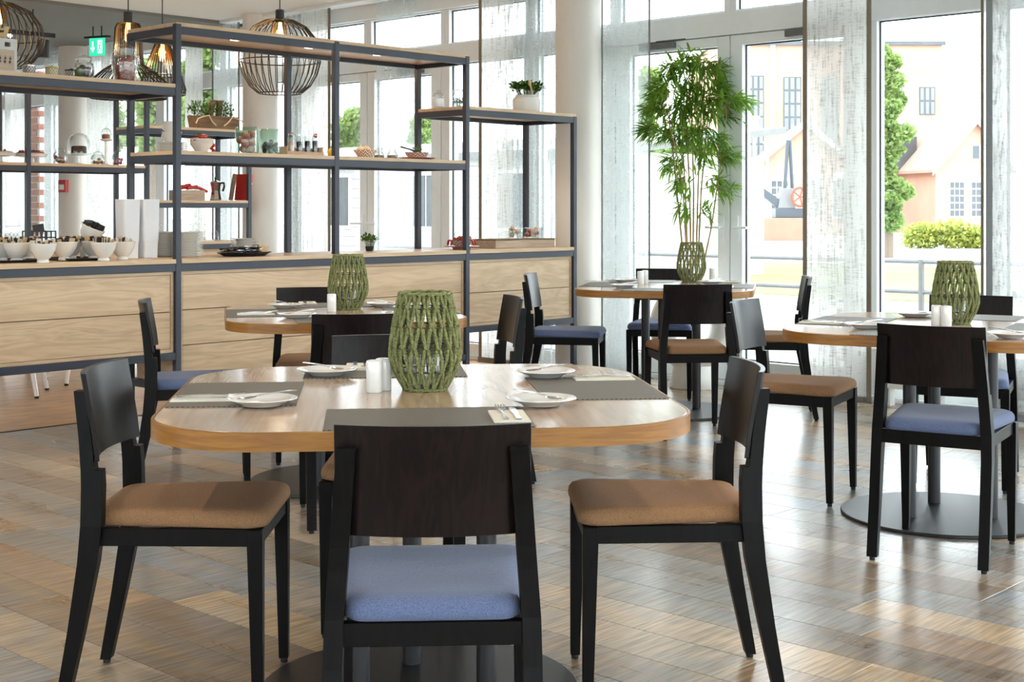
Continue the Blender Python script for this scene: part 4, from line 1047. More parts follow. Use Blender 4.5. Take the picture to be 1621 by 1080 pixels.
def make_fork():
    mb = MB(); rings = []
    for x, w, z in ((-0.095,0.0055,0.0),(-0.08,0.0055,0.001),(-0.02,0.003,0.003),(0.03,0.003,0.002),(0.045,0.010,0.002),(0.052,0.0115,0.003)):
        rings.append([(x,-w,z-0.001),(x,w,z-0.001),(x,w,z+0.001),(x,-w,z+0.001)])
    mb.loft(rings)
    for k in range(4):
        y = -0.0098 + 0.0065*k
        mb.hexa([(0.05,y-0.0016,0.002),(0.095,y-0.001,0.007),(0.095,y+0.001,0.007),(0.05,y+0.0016,0.002),(0.05,y-0.0016,0.004),(0.095,y-0.001,0.0085),(0.095,y+0.001,0.0085),(0.05,y+0.0016,0.004)])
    return mb
def make_knife():
    mb = MB(); rings = []
    for x, w in ((-0.10,0.006),(-0.09,0.007),(-0.02,0.0055),(0.0,0.0075),(0.04,0.009),(0.085,0.007),(0.10,0.001)):
        rings.append([(x,-w,-0.0018),(x,w,-0.0018),(x,w,0.0018),(x,-w,0.0018)])
    return mb.loft(rings)
proto = {}
def inst(kind, fn, m, x, y, z, rz, label, cat, group, smooth=True, tilt=0.0):
    if kind not in proto: c = fn().build(kind, m, smooth=smooth, ang=50); proto[kind] = c
    else: c = proto[kind].copy(); COL.objects.link(c)
    c.location = (x, y, z); c.rotation_euler = (0, tilt, rz); tag(c, label, cat, group)
    if kind in ('fork', 'table_knife'): c.scale = (0.86, 0.95, 1)
    return c
def napkin_mb():
    return MB().box(-0.08,0.08,-0.04,0.04,0,0.0022).box(-0.0785,0.0785,-0.0385,0.0395,0.0025,0.0045)
def setting(T, side, plate_px, nap_px, tname, pname, sp_ang=0.6, nap_ang=None, cutlery=True):
    """side: 0 front, 1 right, 2 back, 3 left of the table"""
    a = radians(T[2]) + (0, pi/2, pi, -pi/2)[side]
    if plate_px:
        px, py = gp(plate_px[0], plate_px[1], TH+0.012)
        zb = TH + 0.0026
        inst('side_plate', plate_mb, M['plate'], px, py, zb, 0, 'small white side plate with spoon, %s of the %s' % (pname, tname), 'plate', 'small white plates')
        inst('teaspoon', make_spoon, M['steel'], px, py, zb+0.0190, sp_ang, 'steel teaspoon on the plate, %s of the %s' % (pname, tname), 'spoon', 'teaspoons', tilt=radians(-4))
    if nap_px:
        nx, ny = gp(nap_px[0], nap_px[1], TH)
        na = a + pi/2 if nap_ang is None else nap_ang
        zb = TH + 0.0022
        inst('napkin', napkin_mb, M['napkin'], nx, ny, zb, na, 'folded cream napkin under cutlery, %s of the %s' % (pname, tname), 'napkin', 'folded napkins', smooth=False)
        for dy, kd, fn, lb in ((0.013,'fork',make_fork,'steel fork'),(-0.014,'table_knife',make_knife,'steel knife')):
            ox, oy = -sin(na)*dy, cos(na)*dy
            inst(kd, fn, M['steel'], nx+ox+0.012*cos(na), ny+oy+0.012*sin(na), zb+0.0070, na, '%s on the napkin, %s of the %s' % (lb, pname, tname), kd.replace('_',' '), '%ss on napkins' % kd.replace('_',' '))
def mats(T, hx, hy, tname, shift=(0,0,0,0)):
    for side, (u, n, r, nm) in enumerate(((0,-(hy-0.155),0,'near side'),((hx-0.155),0,pi/2,'right side'),(0,(hy-0.155),pi,'far side'),(-(hx-0.155),0,-pi/2,'left side'))):
        if side in (0,2): u += shift[side]
        else: n += shift[side]
        x, y = tw(T, u, n); placemat(x, y, radians(T[2])+r, 'woven taupe place mat on the %s of the %s' % (nm, tname))
n1, n2, n3, n4 = 'front table', 'left rear table', 'middle rear table', 'right table'
mats(T1, 0.60, 0.60, n1, (0.0,0.03,-0.08,0.0))
mats(T2, 0.505, 0.60, n2, (0,0.0,0,0.0)); mats(T3, 0.51, 0.60, n3, (0,0,-0.22,0)); mats(T4, 0.54, 0.61, n4)
setting(T1, 0, (857,634.5), (806,662), n1, 'near right', sp_ang=pi-0.75)
setting(T1, 3, (415,635), (326,634), n1, 'left', sp_ang=0.55)
setting(T1, 2, (517,588), (570,583), n1, 'far left', sp_ang=2.55)
setting(T1, 1, (863,590.5), (955,601), n1, 'far right', sp_ang=0.5)
setting(T2, 3, (470,499), (405,498.5), n2, 'left', sp_ang=0.7)
setting(T2, 2, (452,484), (487,481), n2, 'far left', sp_ang=2.5)
setting(T2, 1, (608,482), (640,497), n2, 'right', sp_ang=2.6)
setting(T3, 0, (988,452.5), (1150,455), n3, 'near left', sp_ang=0.4)
setting(T3, 3, (990,444), (945,447), n3, 'left', sp_ang=0.6)
setting(T3, 1, (1125,447), (1150,447.5), n3, 'right', sp_ang=0.6)
setting(T4, 3, (1370,515), (1300,512), n4, 'left', sp_ang=0.5)
setting(T4, 2, (1447,497.5), None, n4, 'far left', sp_ang=2.7)
setting(T4, 1, (1600,530), None, n4, 'near right', sp_ang=2.2)
def shaker_mb():
    return MB().lathe([(0.0,0.0),(0.0195,0.0),(0.0205,0.002),(0.0205,0.074),(0.019,0.079),(0.012,0.0805),(0.0,0.081)], 28)
for (px, py), lb in (((592.5,621),'white porcelain shaker nearest on the front table'), ((607,617.5),'white porcelain shaker between the nearest shaker and the front lantern'),
                     ((525,493.5),'white porcelain shaker in front of the left rear lantern'), ((1014,450.5),'white porcelain shaker, left one on the middle rear table'), ((1021,449),'white porcelain shaker, right one on the middle rear table'),
                     ((1482.5,515.5),'white porcelain shaker, left one before the right lantern'), ((1498,516.5),'white porcelain shaker, right one before the right lantern'), ((1128,444.5),'white porcelain cup right of the middle rear lantern')):
    x, y = gp(px, py, TH)
    inst('shaker', shaker_mb, M['plate'], x, y, TH+0.0003, 0, lb, 'shaker', 'white shakers')
# ================================================================== things on the buffet
RN = random.Random(21)
ZL, ZM, ZC = Z['low']+0.0212, Z['mid']+0.0212, 0.9394
GM, GT, GS, GC = 1.5512, 1.8732, 1.2762, 0.9362
def F3(px, off, z): x, y = FF.p(px, off); return (x, y, z)
def G3(px, off, z): x, y = FG.p(px, off); return (x, y, z)
def thing(name, pos, label, cat, group=None, rz=None):
    o = empty(name, pos, FF.ang if rz is None else rz); tag(o, label, cat, group); return o
def single(mb, name, m, pos, label, cat, group=None, rz=0.0, **k):
    o = mb.build(name, m, None, pos, rz, **k); tag(o, label, cat, group); return o

# --- cream bowls of sachets
def bowl_mb(s=1.0):
    return MB().lathe([(0.0,0.0),(0.026*s,0.0),(0.027*s,0.006*s),(0.024*s,0.014*s),(0.040*s,0.030*s),(0.054*s,0.058*s),(0.059*s,0.083*s),(0.0575*s,0.085*s),(0.051*s,0.058*s),(0.037*s,0.033*s),(0.0,0.022*s)], 32)
bowl_me = [None]
def sachets(parent, kind, n, r=0.04, z=0.06):
    mb = MB(); mb2 = MB(); mb3 = MB()
    for k in range(n):
        a = RN.uniform(0, 2*pi); q = r*sqrt(RN.random()); lean = Vector((cos(a)*RN.uniform(0.05,0.5), sin(a)*RN.uniform(0.05,0.5), 1)).normalized()
        p = Vector((q*cos(a), q*sin(a), z - 0.01)); h = RN.uniform(0.03,0.062); side = lean.cross(Vector((RN.uniform(-1,1),RN.uniform(-1,1),0.1))).normalized(); w = RN.uniform(0.004,0.011) if kind != 'black' else RN.uniform(0.010,0.016)
        nrm = lean.cross(side)*0.0015
        t_ = mb if RN.random() < (0.75 if kind != 'mixed' else 0.45) else (mb2 if RN.random() < 0.6 else mb3)
        e = p + lean*h
        t_.hexa([p-side*w-nrm, p+side*w-nrm, p+side*w+nrm, p-side*w+nrm, e-side*w-nrm, e+side*w-nrm, e+side*w+nrm, e-side*w+nrm])
    main, second = (M['paper_b'], M['paper_k']) if kind == 'black' else (M['paper_w'], M['paper_b'])
    if mb.v: tag(mb.build('sachets', main, parent, smooth=False), kind='stuff')
    if mb2.v: tag(mb2.build('sachets', second, parent, smooth=False), kind='stuff')
    if mb3.v: tag(mb3.build('wooden_sticks', M['paper_k'], parent, smooth=False), kind='stuff')
def cup_bowl(px, off, kind, label, z=None, tilt=None, s=1.0):
    o = thing('sachet_bowl', F3(px, off, (ZC + 0.004) if z is None else z), label, 'bowl', 'cream bowls of sachets on the counter')
    if bowl_me[0] is None:
        bowl_me[0] = bowl_mb(1.12).build('bowl', M['cream_china'], o)
    else:
        c = bowl_me[0].copy(); COL.objects.link(c); c.parent = o
    sachets(o, kind, 56 if kind != 'black' else 36, 0.046, 0.072)
    if tilt: o.rotation_euler = (tilt[0], tilt[1], 0)
def tray(px0, px1, o0, o1, label, z=ZC):
    a, b = FF.t(px0, (o0+o1)/2), FF.t(px1, (o0+o1)/2); x, y = FF.w((a+b)/2, (o0+o1)/2)
    hx, hy = (b-a)/2, (o1-o0)/2
    mb = MB().loft([[(p,q,0) for p,q in rrect(hx-0.012,hy-0.012,0.03,5)], [(p,q,0.014) for p,q in rrect(hx,hy,0.035,5)], [(p,q,0.014) for p,q in rrect(hx-0.005,hy-0.005,0.032,5)], [(p,q,0.003) for p,q in rrect(hx-0.016,hy-0.016,0.028,5)]])
    single(mb, 'serving_tray', M['tray'], (x, y, z+0.0003), label, 'tray', 'black trays on the counter', rz=FF.ang)
tray(-22, 51, 0.14, 0.46, 'black tray at the left end of the counter under bowls')
tray(84, 152, 0.12, 0.46, 'black tray beside the white cartons under bowls')
cup_bowl(68, 0.07, 'white', 'cream bowl of paper sachets at the counter edge, in front of both trays', z=ZC+0.0004)
cup_bowl(26, 0.22, 'mixed', 'cream bowl of mixed sachets on the left tray, front one', z=ZC+0.0045)
cup_bowl(45, 0.37, 'mixed', 'cream bowl on the left tray, rear right one', z=ZC+0.0045)
cup_bowl(2, 0.38, 'mixed', 'cream bowl cut by the left picture edge on the left tray', z=ZC+0.0045)
cup_bowl(102, 0.20, 'black', 'cream bowl of black sachets on the right tray, front one', z=ZC+0.0045)
cup_bowl(112, 0.385, 'mixed', 'cream bowl behind the black sachet bowl on the right tray', z=ZC+0.0045)
cup_bowl(149, 0.25, 'black', 'cream bowl at the right end of the right tray', z=ZC+0.0045)
cup_bowl(136, 0.42, 'black', 'tilted cream bowl of black sachets raised above the others', z=ZC+0.085, tilt=(0.0, 0.42))
single(MB().lathe([(0.03,0.0),(0.028,0.06),(0.04,0.079),(0.0,0.079)], 20), 'bowl_stand', M['cream_china'], F3(136, 0.42, ZC+0.0045), 'upturned cream bowl carrying the tilted bowl', 'bowl stand')
cup_bowl(164, 0.08, 'mixed', 'cream bowl with dark folded sachets nearest the white cartons', z=ZC+0.0004)
cup_bowl(194, 0.17, 'white', 'cream bowl touching the white cartons', z=ZC+0.0004)

# --- white tall plastic bins
for px, off, lb in ((202, 0.33, 'tall white plastic bin, left of the pair on the counter'), (233, 0.33, 'tall white plastic bin, right of the pair on the counter')):
    o = thing('white_bin', F3(px, off, ZC+0.0003), lb, 'bin', 'white bins on the counter')
    MB().loft([[(a,b,z) for a,b in rrect(h,h,0.012,4)] for z, h in ((0,0.043),(0.085,0.045))]).build('base_box', M['carton'], o)
    MB().loft([[(a,b,z) for a,b in rrect(h,h,0.014,4)] for z, h in ((0.085,0.046),(0.1,0.048),(0.32,0.0515))] + [[(a,b,z) for a,b in rrect(h,h,0.013,4)] for z, h in ((0.32,0.0495),(0.10,0.046))]).build('sleeve', M['carton'], o)

# --- plate stacks
def sp_mb(): return MB().lathe([(0.0,0.0),(0.05,0.0),(0.052,0.003),(0.0835,0.0085),(0.085,0.0105),(0.083,0.0115),(0.053,0.006),(0.0,0.005)], 36)
def plate_stack(px, off, n, where, z=ZC, pos=None):
    for k in range(n):
        x, y, _ = pos or F3(px, off, z)
        lv = 'topmost' if k == n-1 else ORD[k] + ('' if k == 0 else ' from the bottom')
        inst('dinner_plate', sp_mb, M['cream_china'], x + RN.uniform(-.0015,.0015), y + RN.uniform(-.0015,.0015), z + 0.0003 + 0.0092*k, 0, 'cream plate, %s, in the stack %s' % (lv, where), 'plate', 'plates in the stack %s' % where)
plate_stack(258, 0.40, 15, 'next to the white bins')
plate_stack(297, 0.24, 15, 'right beside the tall buffet post')
plate_stack(388, 0.38, 10, 'behind the black cutlery tray')
# --- black tray with sachets and napkins
o = thing('cutlery_tray', F3(387, 0.16, ZC+0.0003), 'oval black tray of foil sachets and kraft napkins on the counter', 'tray')
MB().lathe([(0.0,0.0),(0.13,0.0),(0.175,0.022),(0.172,0.024),(0.128,0.004),(0.0,0.004)], 40).xf(Matrix.Diagonal((1,0.62,1,1))).build('dish', M['tray'], o)
mb = MB(); mb2 = MB()
for k in range(90):
    a = RN.uniform(0,2*pi); q = sqrt(RN.random()); c = Vector((0.12*q*cos(a)-0.02, 0.06*q*sin(a), RN.uniform(0.012,0.055))); rot = Matrix.Rotation(RN.uniform(0,6.28),3,'Z') @ Matrix.Rotation(RN.uniform(-.5,.5),3,'X')
    w, l, h = RN.uniform(.006,.012), RN.uniform(.02,.035), 0.002
    (mb if RN.random() < 0.6 else mb2).hexa([c + rot @ Vector(p) for p in ((-l,-w,-h),(l,-w,-h),(l,w,-h),(-l,w,-h),(-l,-w,h),(l,-w,h),(l,w,h),(-l,w,h))])
tag(mb.build('sachets', M['paper_b'], o, smooth=False), kind='stuff'); tag(mb2.build('sachets', M['steel'], o, smooth=False), kind='stuff')
MB().box(0.065,0.135,-0.03,0.03,0.035,0.08).xf(Matrix.Rotation(0.2,4,'Y')).build('napkin_block', M['paper_k'], o, smooth=False, bevel=0.002)

# --- pots and plants helpers
def leafy(parent, n, rx, ry, z0, h, m, size, seed, name='foliage'):
    r = random.Random(seed); mb = MB()
    for _ in range(n):
        a = r.uniform(0,2*pi); q = sqrt(r.random()); b = Vector((0.5*rx*q*cos(a), 0.5*ry*q*sin(a), z0)); tip = Vector((rx*q*cos(a), ry*q*sin(a), z0 + h*(0.35+0.65*r.random()*(1-0.4*q))))
        d = Vector((r.uniform(-1,1), r.uniform(-1,1), r.uniform(-.3,.9))).normalized()*size*r.uniform(.6,1.2); s = d.cross(Vector((0.1,0.2,1))).normalized()*size*0.3
        mb.add([tip, tip+d*0.5+s, tip+d, tip+d*0.5-s], [(0,1,2,3)])
        if _ % 4 == 0: mb.tube([b, tip], 0.0012, 3, cap=False)
    tag(mb.build(name, m, parent, smooth=False, fix=False), kind='stuff')
def jar_mb(r, h, neck=0.8, t=0.0025):
    return MB().lathe([(0.0,0.0),(r*0.92,0.0),(r,0.008),(r,h*0.72),(r*0.97,h*0.80),(r*neck,h*0.90),(r*neck,h),(r*neck-t,h),(r*neck-t,h*0.90),(r-2*t,h*0.79),(r-t*1.3,h*0.7),(r-t*1.3,0.012),(0.0,0.006)], 32, cap0=False, cap1=False)
def balls(parent, r, h, br, m, seed, name, z0=0.008):
    rr = random.Random(seed); placed = []; mb = None; k = 0; tries = 0
    proto_o = None
    while len(placed) < 70:
        best = None
        for _ in range(40):
            a = rr.uniform(0,2*pi); b = br*rr.uniform(.88,1.05); q = max(r-b-0.002, 0)*sqrt(rr.random()); z = z0 + b
            x, y = q*cos(a), q*sin(a)
            for (X,Y,Zz,B) in placed:
                dd = (X-x)**2+(Y-y)**2; m2 = (B+b)**2*0.96
                if dd < m2: z = max(z, Zz + sqrt(m2-dd))
            if best is None or z < best[2]: best = (x,y,z,b)
        if best[2] + best[3] > h: break
        placed.append(best)
    for (x,y,z,b) in placed:
        if proto_o is None:
            proto_o = MB().ball((0,0,0), 1.0, 12, 8).build(name, m, parent); c = proto_o
        else: c = proto_o.copy(); COL.objects.link(c); c.parent = parent
        c.location = (x,y,z); c.scale = (b,b,b*0.94); c.rotation_euler = (rr.random()*3, rr.random()*3, 0)
def lid_mb(r, z): return MB().lathe([(0.0,z),(r,z),(r*1.02,z+0.006),(r*0.9,z+0.016),(r*0.35,z+0.024),(r*0.18,z+0.030),(r*0.28,z+0.042),(r*0.15,z+0.052),(0.0,z+0.053)], 28)

# --- counter, right part
o = thing('herb_pot', F3(585, 0.33, ZC+0.0003), 'small potted herb on the counter behind the left lantern', 'plant')
MB().lathe([(0.0,0.0),(0.022,0.0),(0.028,0.03),(0.026,0.03),(0.0,0.024)], 20).build('pot', M['rubber'], o); leafy(o, 120, 0.05, 0.05, 0.03, 0.08, M['herb'], 0.03, 5)
o = thing('chilli_bowl', F3(731, 0.18, ZC+0.0003), 'patterned bowl of red chillies on a brown saucer at the right of the counter', 'bowl')
MB().lathe([(0.0,0.0),(0.06,0.0),(0.062,0.012),(0.118,0.018),(0.118,0.022),(0.05,0.018),(0.0,0.018)], 36).build('saucer', M['onion'], o)
MB().lathe([(0.0,0.019),(0.04,0.019),(0.065,0.035),(0.078,0.058),(0.075,0.058),(0.06,0.036),(0.0,0.026)], 32).build('bowl', M['pattern_t'], o)
rr = random.Random(4)
for k in range(18):
    a = rr.uniform(0,2*pi); q = 0.06*sqrt(rr.random()); MB().ball((q*cos(a), q*sin(a), 0.062+0.012*rr.random()), 0.014, 10, 7, (1,1,1.2)).build('chilli', M['red'], o)
for k in range(7):
    a = 2*pi*k/7+0.4; MB().tube([(0.07*cos(a),0.07*sin(a),0.062),(0.088*cos(a),0.088*sin(a),0.056),(0.094*cos(a),0.094*sin(a),0.034),(0.097*cos(a),0.097*sin(a),0.024)], [0.004,0.009,0.008,0.002], 8).build('chilli', M['red'], o)
MB().tube([(-0.05,0,0.07),(-0.07,0,0.1),(-0.05,0.01,0.115)], 0.002, 5).build('stalk', M['herb'], o)
tb0, tb1 = FF.t(775,0.17), FF.t(875,0.17); bx, by = FF.w((tb0+tb1)/2, 0.25); hw = (tb1-tb0)/2 - 0.02
o = thing('wooden_box', (bx, by, ZC+0.0003), 'flat pale wooden box with dark lid on the right of the counter', 'box')
MB().box(-hw,hw,-0.12,0.12,0.0,0.052).build('box_body', M['pale_box'], o, smooth=False, bevel=0.002)
MB().box(-hw,hw,-0.121,0.121,0.0525,0.060).build('lid', M['rustic'], o, smooth=False, bevel=0.001)
zb = ZC + 0.0608
o = thing('garlic_jar', F3(815, 0.22, zb), 'glass holding garlic heads on the flat wooden box', 'jar')
MB().lathe([(0.0,0.0),(0.042,0.0),(0.044,0.07),(0.042,0.07),(0.04,0.005),(0.0,0.004)], 28, cap0=False, cap1=False).build('glass', M['jarglass'], o)
balls(o, 0.042, 0.10, 0.022, M['garlic'], 3, 'garlic_head')
o = thing('onion_glass', F3(841, 0.22, zb), 'square glass of red onions on the flat wooden box', 'jar')
MB().loft([[(a,b,z) for a,b in rrect(h,h*0.8,0.01,3)] for z, h in ((0,0.068),(0.075,0.07))] + [[(a,b,z) for a,b in rrect(h,h*0.8,0.009,3)] for z, h in ((0.075,0.067),(0.005,0.065))], cap0=False, cap1=True).build('glass', M['jarglass'], o, smooth=False)
balls(o, 0.062, 0.08, 0.02, M['onion'], 8, 'onion')

# --- middle shelf
pos = F3(272, 0.24, ZM)
for k in range(5):
    inst('saucer', sp_mb, M['cream_china'], pos[0], pos[1], ZM+0.0003+0.0105*k, 0, 'cream saucer, %s of five, stacked under the cups' % ORD[k], 'saucer', 'saucers under the cups')
def cup(z, lb, rz=2.6):
    o = thing('cup', (pos[0], pos[1], z), lb, 'cup', 'stacked cream cups', rz)
    MB().lathe([(0.0,0.0),(0.036,0.0),(0.040,0.006),(0.052,0.05),(0.0545,0.056),(0.052,0.056),(0.048,0.05),(0.036,0.008),(0.0,0.006)], 32).build('cup_body', M['cream_china'], o)
    MB().tube([(0.048,0,0.046),(0.072,0,0.046),(0.076,0,0.028),(0.062,0,0.014),(0.043,0,0.014)], 0.0045, 8).build('handle', M['cream_china'], o)
cup(ZM+0.055, 'lower cream cup stacked on saucers on the middle shelf'); cup(ZM+0.1115, 'upper cream cup stacked on saucers on the middle shelf')
p2 = F3(319, 0.2, ZM)
for k in range(3):
    inst('fluted_bowl', lambda: MB().lathe([(0.0,0.0),(0.03,0.0),(0.032,0.005),(0.066,0.052),(0.0645,0.053),(0.05,0.03),(0.028,0.009),(0.0,0.007)], 32), M['cream_china'], p2[0], p2[1], ZM+0.0003+0.012*k, 0, ('topmost','middle','lowest')[2-k] + ' cream bowl stacked below the tomatoes', 'bowl', 'cream bowls stacked on the middle shelf')
o = thing('vine_tomatoes', (p2[0], p2[1], ZM+0.056), 'bunch of red vine tomatoes heaped in the cream bowl', 'tomatoes')
rr = random.Random(2)
for k in range(9):
    a = 2*pi*k/9; q = 0.04 if k < 6 else 0.012; MB().ball((q*cos(a)*1.15,q*sin(a),0.014+(0.02 if k >= 6 else 0.0)), 0.018, 12, 8, (1,1,.9)).build('tomato', M['red'], o)
MB().tube([(-0.05,0,0.04),(0,0.01,0.055),(0.06,0,0.03),(0.075,0,-0.02)], 0.0025, 6).build('vine', M['herb'], o)
for k in range(4): MB().ball((0.072,0.01*(-1)**k,0.005-0.016*k), 0.012, 10, 7).build('tomato', M['red'], o)
for px, r, h, m, br, lb, seed in ((391,0.068,0.155,'onion',0.024,'green tinted glass jar of red onions on the middle shelf',1), (428,0.064,0.15,'black_olive',0.016,'green tinted glass jar of black beans on the middle shelf',2)):
    o = thing('storage_jar', F3(px, 0.17, ZM+0.0003), lb, 'jar', 'green glass jars')
    MB().lathe([(0.0,0.0),(r*0.95,0.0),(r,0.008),(r,h*0.9),(r*0.94,h*0.97),(r*0.88,h),(r*0.84,h),(r*0.91,h*0.96),(r-0.004,h*0.9),(r-0.004,0.012),(0.0,0.008)], 36, cap0=False, cap1=False).build('glass', M['greenglass'], o)
    balls(o, r-0.004, h*(0.92 if m == 'onion' else 0.60), br, M[m], seed, 'onion' if m == 'onion' else 'bean_cluster')
c0, c1_ = FF.t(447,0.16), FF.t(517,0.16); cx_, cy_ = FF.w((c0+c1_)/2, 0.2); hw = (c1_-c0)/2 - 0.03
o = thing('bottle_caddy', (cx_, cy_, ZM+0.0003), 'pale wooden caddy with four glass bottles on the middle shelf', 'caddy')
MB().box(-hw,hw,-0.05,0.05,0.0,0.008).build('base', M['pale_box'], o, smooth=False)
for y in (-0.05,0.044): MB().box(-hw,hw,y,y+0.006,0.008,0.052 if y > 0 else 0.026).build('long_side', M['pale_box'], o, smooth=False)
for x in (-hw,hw-0.008): MB().box(x,x+0.008,-0.044,0.044,0.008,0.055).build('end_board', M['pale_box'], o, smooth=False)
zc = ZM + 0.0087
for k, (m, lb) in enumerate((('garlic','glass bottle with brown sprigs, first in the wooden caddy'),('black_olive','glass bottle of black olives, second in the wooden caddy'),('black_olive','glass bottle of dark dressing, third in the wooden caddy'),('dark_fruit','glass bottle with red topping, last in the wooden caddy'))):
    bx, by = FF.p((461,474,487,499)[k], 0.2)
    b = thing('dressing_bottle', (bx, by, zc), lb, 'bottle', 'bottles in the caddy')
    MB().lathe([(0.0,0.0),(0.020,0.0),(0.021,0.006),(0.021,0.095),(0.018,0.108),(0.019,0.122),(0.017,0.122),(0.0165,0.108),(0.0190,0.094),(0.0190,0.006),(0.0,0.004)], 24, cap0=False, cap1=False).build('glass', M['jarglass'], b)
    MB().lathe([(0.0,0.006),(0.018,0.006),(0.018,0.075+0.004*k),(0.0,0.076+0.004*k)], 20).build('contents', M[m], b)
    if k in (0,3): 
        MB().ball((0.004,0,0.118), 0.014, 10, 7).build('topping', M['red'] if k == 3 else M['rustic'], b)
single(MB().ball((0,0,0.028), 0.028, 14, 10, (1.25,1,1)), 'lemon', M['spice_y'], F3(527, 0.14, ZM+0.0003), 'yellow lemon half hidden behind the second shelf post', 'lemon', rz=0.4)
o = thing('garlic_bowl', F3(578, 0.2, ZM+0.0003), 'patterned bowl with garlic on the middle shelf right of the second post', 'bowl')
MB().lathe([(0.0,0.0),(0.035,0.0),(0.045,0.01),(0.074,0.052),(0.071,0.053),(0.042,0.013),(0.0,0.01)], 32).build('bowl', M['pattern_t'], o)
for x, y in ((0.0,0.0),(0.03,0.015),(-0.028,0.01)): MB().ball((x,y,0.052), 0.026, 12, 8, (1,1,.9)).tube([(x,y,0.07),(x+0.004,y,0.088)], [0.008,0.003], 6).build('garlic_head', M['garlic'], o)
for px, off, lb in ((600, 0.26, 'small glass jar with a cork right behind the garlic bowl'), (621, 0.2, 'small glass carafe of pepper between bowl and plate')):
    o = thing('spice_jar', F3(px, off, ZM+0.0003), lb, 'jar', 'small spice jars')
    MB().lathe([(0.0,0.0),(0.032,0.0),(0.036,0.012),(0.034,0.032),(0.020,0.052),(0.022,0.068),(0.024,0.075),(0.022,0.075),(0.018,0.052),(0.031,0.031),(0.033,0.012),(0.0,0.005)], 24, cap0=False, cap1=False).build('glass', M['jarglass'], o)
    MB().lathe([(0.0,0.006),(0.032,0.008),(0.031,0.026),(0.0,0.027)], 20).build('spice', M['rustic'], o)
o = thing('patterned_dish', F3(660, 0.2, ZM+0.0003), 'patterned bowl with black spoon on a brown plate at the right of the middle shelf', 'dish')
MB().lathe([(0.0,0.0),(0.07,0.0),(0.12,0.012),(0.12,0.016),(0.07,0.006),(0.0,0.006)], 36).build('plate', M['onion'], o)
MB().lathe([(0.0,0.0065),(0.045,0.0065),(0.07,0.035),(0.078,0.05),(0.075,0.05),(0.066,0.036),(0.0,0.02)], 32).build('bowl', M['pattern_t'], o)
MB().tube([(0.0,0,0.05),(-0.06,0,0.068),(-0.14,0,0.082)], [0.006,0.004,0.005], 8).build('spoon', M['tray'], o)
leafy(o, 40, 0.04, 0.04, 0.045, 0.04, M['herb'], 0.022, 12)

# --- low shelf right of the tall bays
o = thing('white_canister', F3(694, 0.22, ZL+0.0003), 'white canister with a clear glass lid on the right low shelf', 'canister')
MB().lathe([(0.0,0.0),(0.037,0.0),(0.038,0.003),(0.038,0.055),(0.0,0.056)], 28).build('body', M['plate'], o); MB().lathe([(0.034,0.056),(0.037,0.07),(0.03,0.088),(0.012,0.096),(0.016,0.108),(0.0,0.115)], 24, cap0=False).build('glass_lid', M['jarglass'], o)
o = thing('green_jar', F3(726, 0.2, ZL+0.0003), 'glass jar of green herbs with metal rim half behind the post', 'jar')
jar_mb(0.046, 0.115).build('glass', M['jarglass'], o); leafy(o, 110, 0.03, 0.03, 0.01, 0.06, M['herb'], 0.02, 31, 'herbs')
MB().lathe([(0.038,0.1155),(0.04,0.1155),(0.04,0.121),(0.0,0.122)], 24).build('rim_lid', M['steel'], o)
o = thing('herb_planter', F3(833, 0.2, ZL+0.0003), 'white ceramic pot of bushy herbs with a wooden spoon on the right low shelf', 'plant')
MB().lathe([(0.0,0.0),(0.088,0.0),(0.094,0.008),(0.096,0.09),(0.088,0.108),(0.075,0.116),(0.078,0.124),(0.072,0.124),(0.07,0.115),(0.0,0.11)], 36).build('pot', M['pot_white'], o)
leafy(o, 420, 0.115, 0.10, 0.12, 0.11, M['herb'], 0.036, 17)
MB().tube([(0.0,-0.06,0.11),(-0.03,-0.08,0.15),(-0.055,-0.09,0.185)], [0.007,0.007,0.008], 8).ball((-0.065,-0.093,0.20), 0.018, 10, 8, (0.8,0.5,1.2)).build('wooden_spoon', M['paper_k'], o)

# --- low shelf, left bay
c0, c1_ = FF.t(-48,0.06), FF.t(27,0.06); cx_, cy_ = FF.w((c0+c1_)/2, 0.16); hw = (c1_-c0)/2
o = thing('white_crate', (cx_, cy_, ZL+0.0003), 'white wooden crate with printed front, sticks and greens at the left picture edge', 'crate')
MB().box(-hw,hw,-0.1,0.1,0.0,0.012).build('bottom', M['white_ext'], o, smooth=False)
hz = 0.163
front = MB(); front.box(-hw,hw,-0.1,-0.09,0.012,0.124); front.box(-hw,hw,-0.1,-0.09,0.146,hz)
for a, b in ((-hw,-hw+0.022),(-hw+0.06,hw-0.06-0.004),(hw-0.022-0.012,hw)): front.box(a,b,-0.1,-0.09,0.124,0.146)
front.build('front_board', M['white_ext'], o, smooth=False)
MB().box(-hw,hw,0.09,0.1,0.012,hz).build('back_board', M['white_ext'], o, smooth=False)
for x in (-hw,hw-0.01): MB().box(x,x+0.01,-0.09,0.09,0.012,hz).build('side_board', M['white_ext'], o, smooth=False)
pl_ = MB().box(-hw+0.02,hw-0.016,-0.1025,-0.1003,0.010,0.108).build('print_plate', M['pale_box'], o, smooth=False)
pr_ = MB()
for k in range(6):
    x = hw-0.036-0.026*k
    pr_.ball((x,-0.1028,0.066), 0.006, 8, 6, (1,0.06,1)); pr_.ball((x-0.002,-0.1028,0.05), 0.008, 8, 6, (0.8,0.06,1)); pr_.box(x-0.001,x+0.001,-0.1032,-0.1026,0.072,0.08)
pr_.build('printed_pictograms', M['dark_print'], pl_)
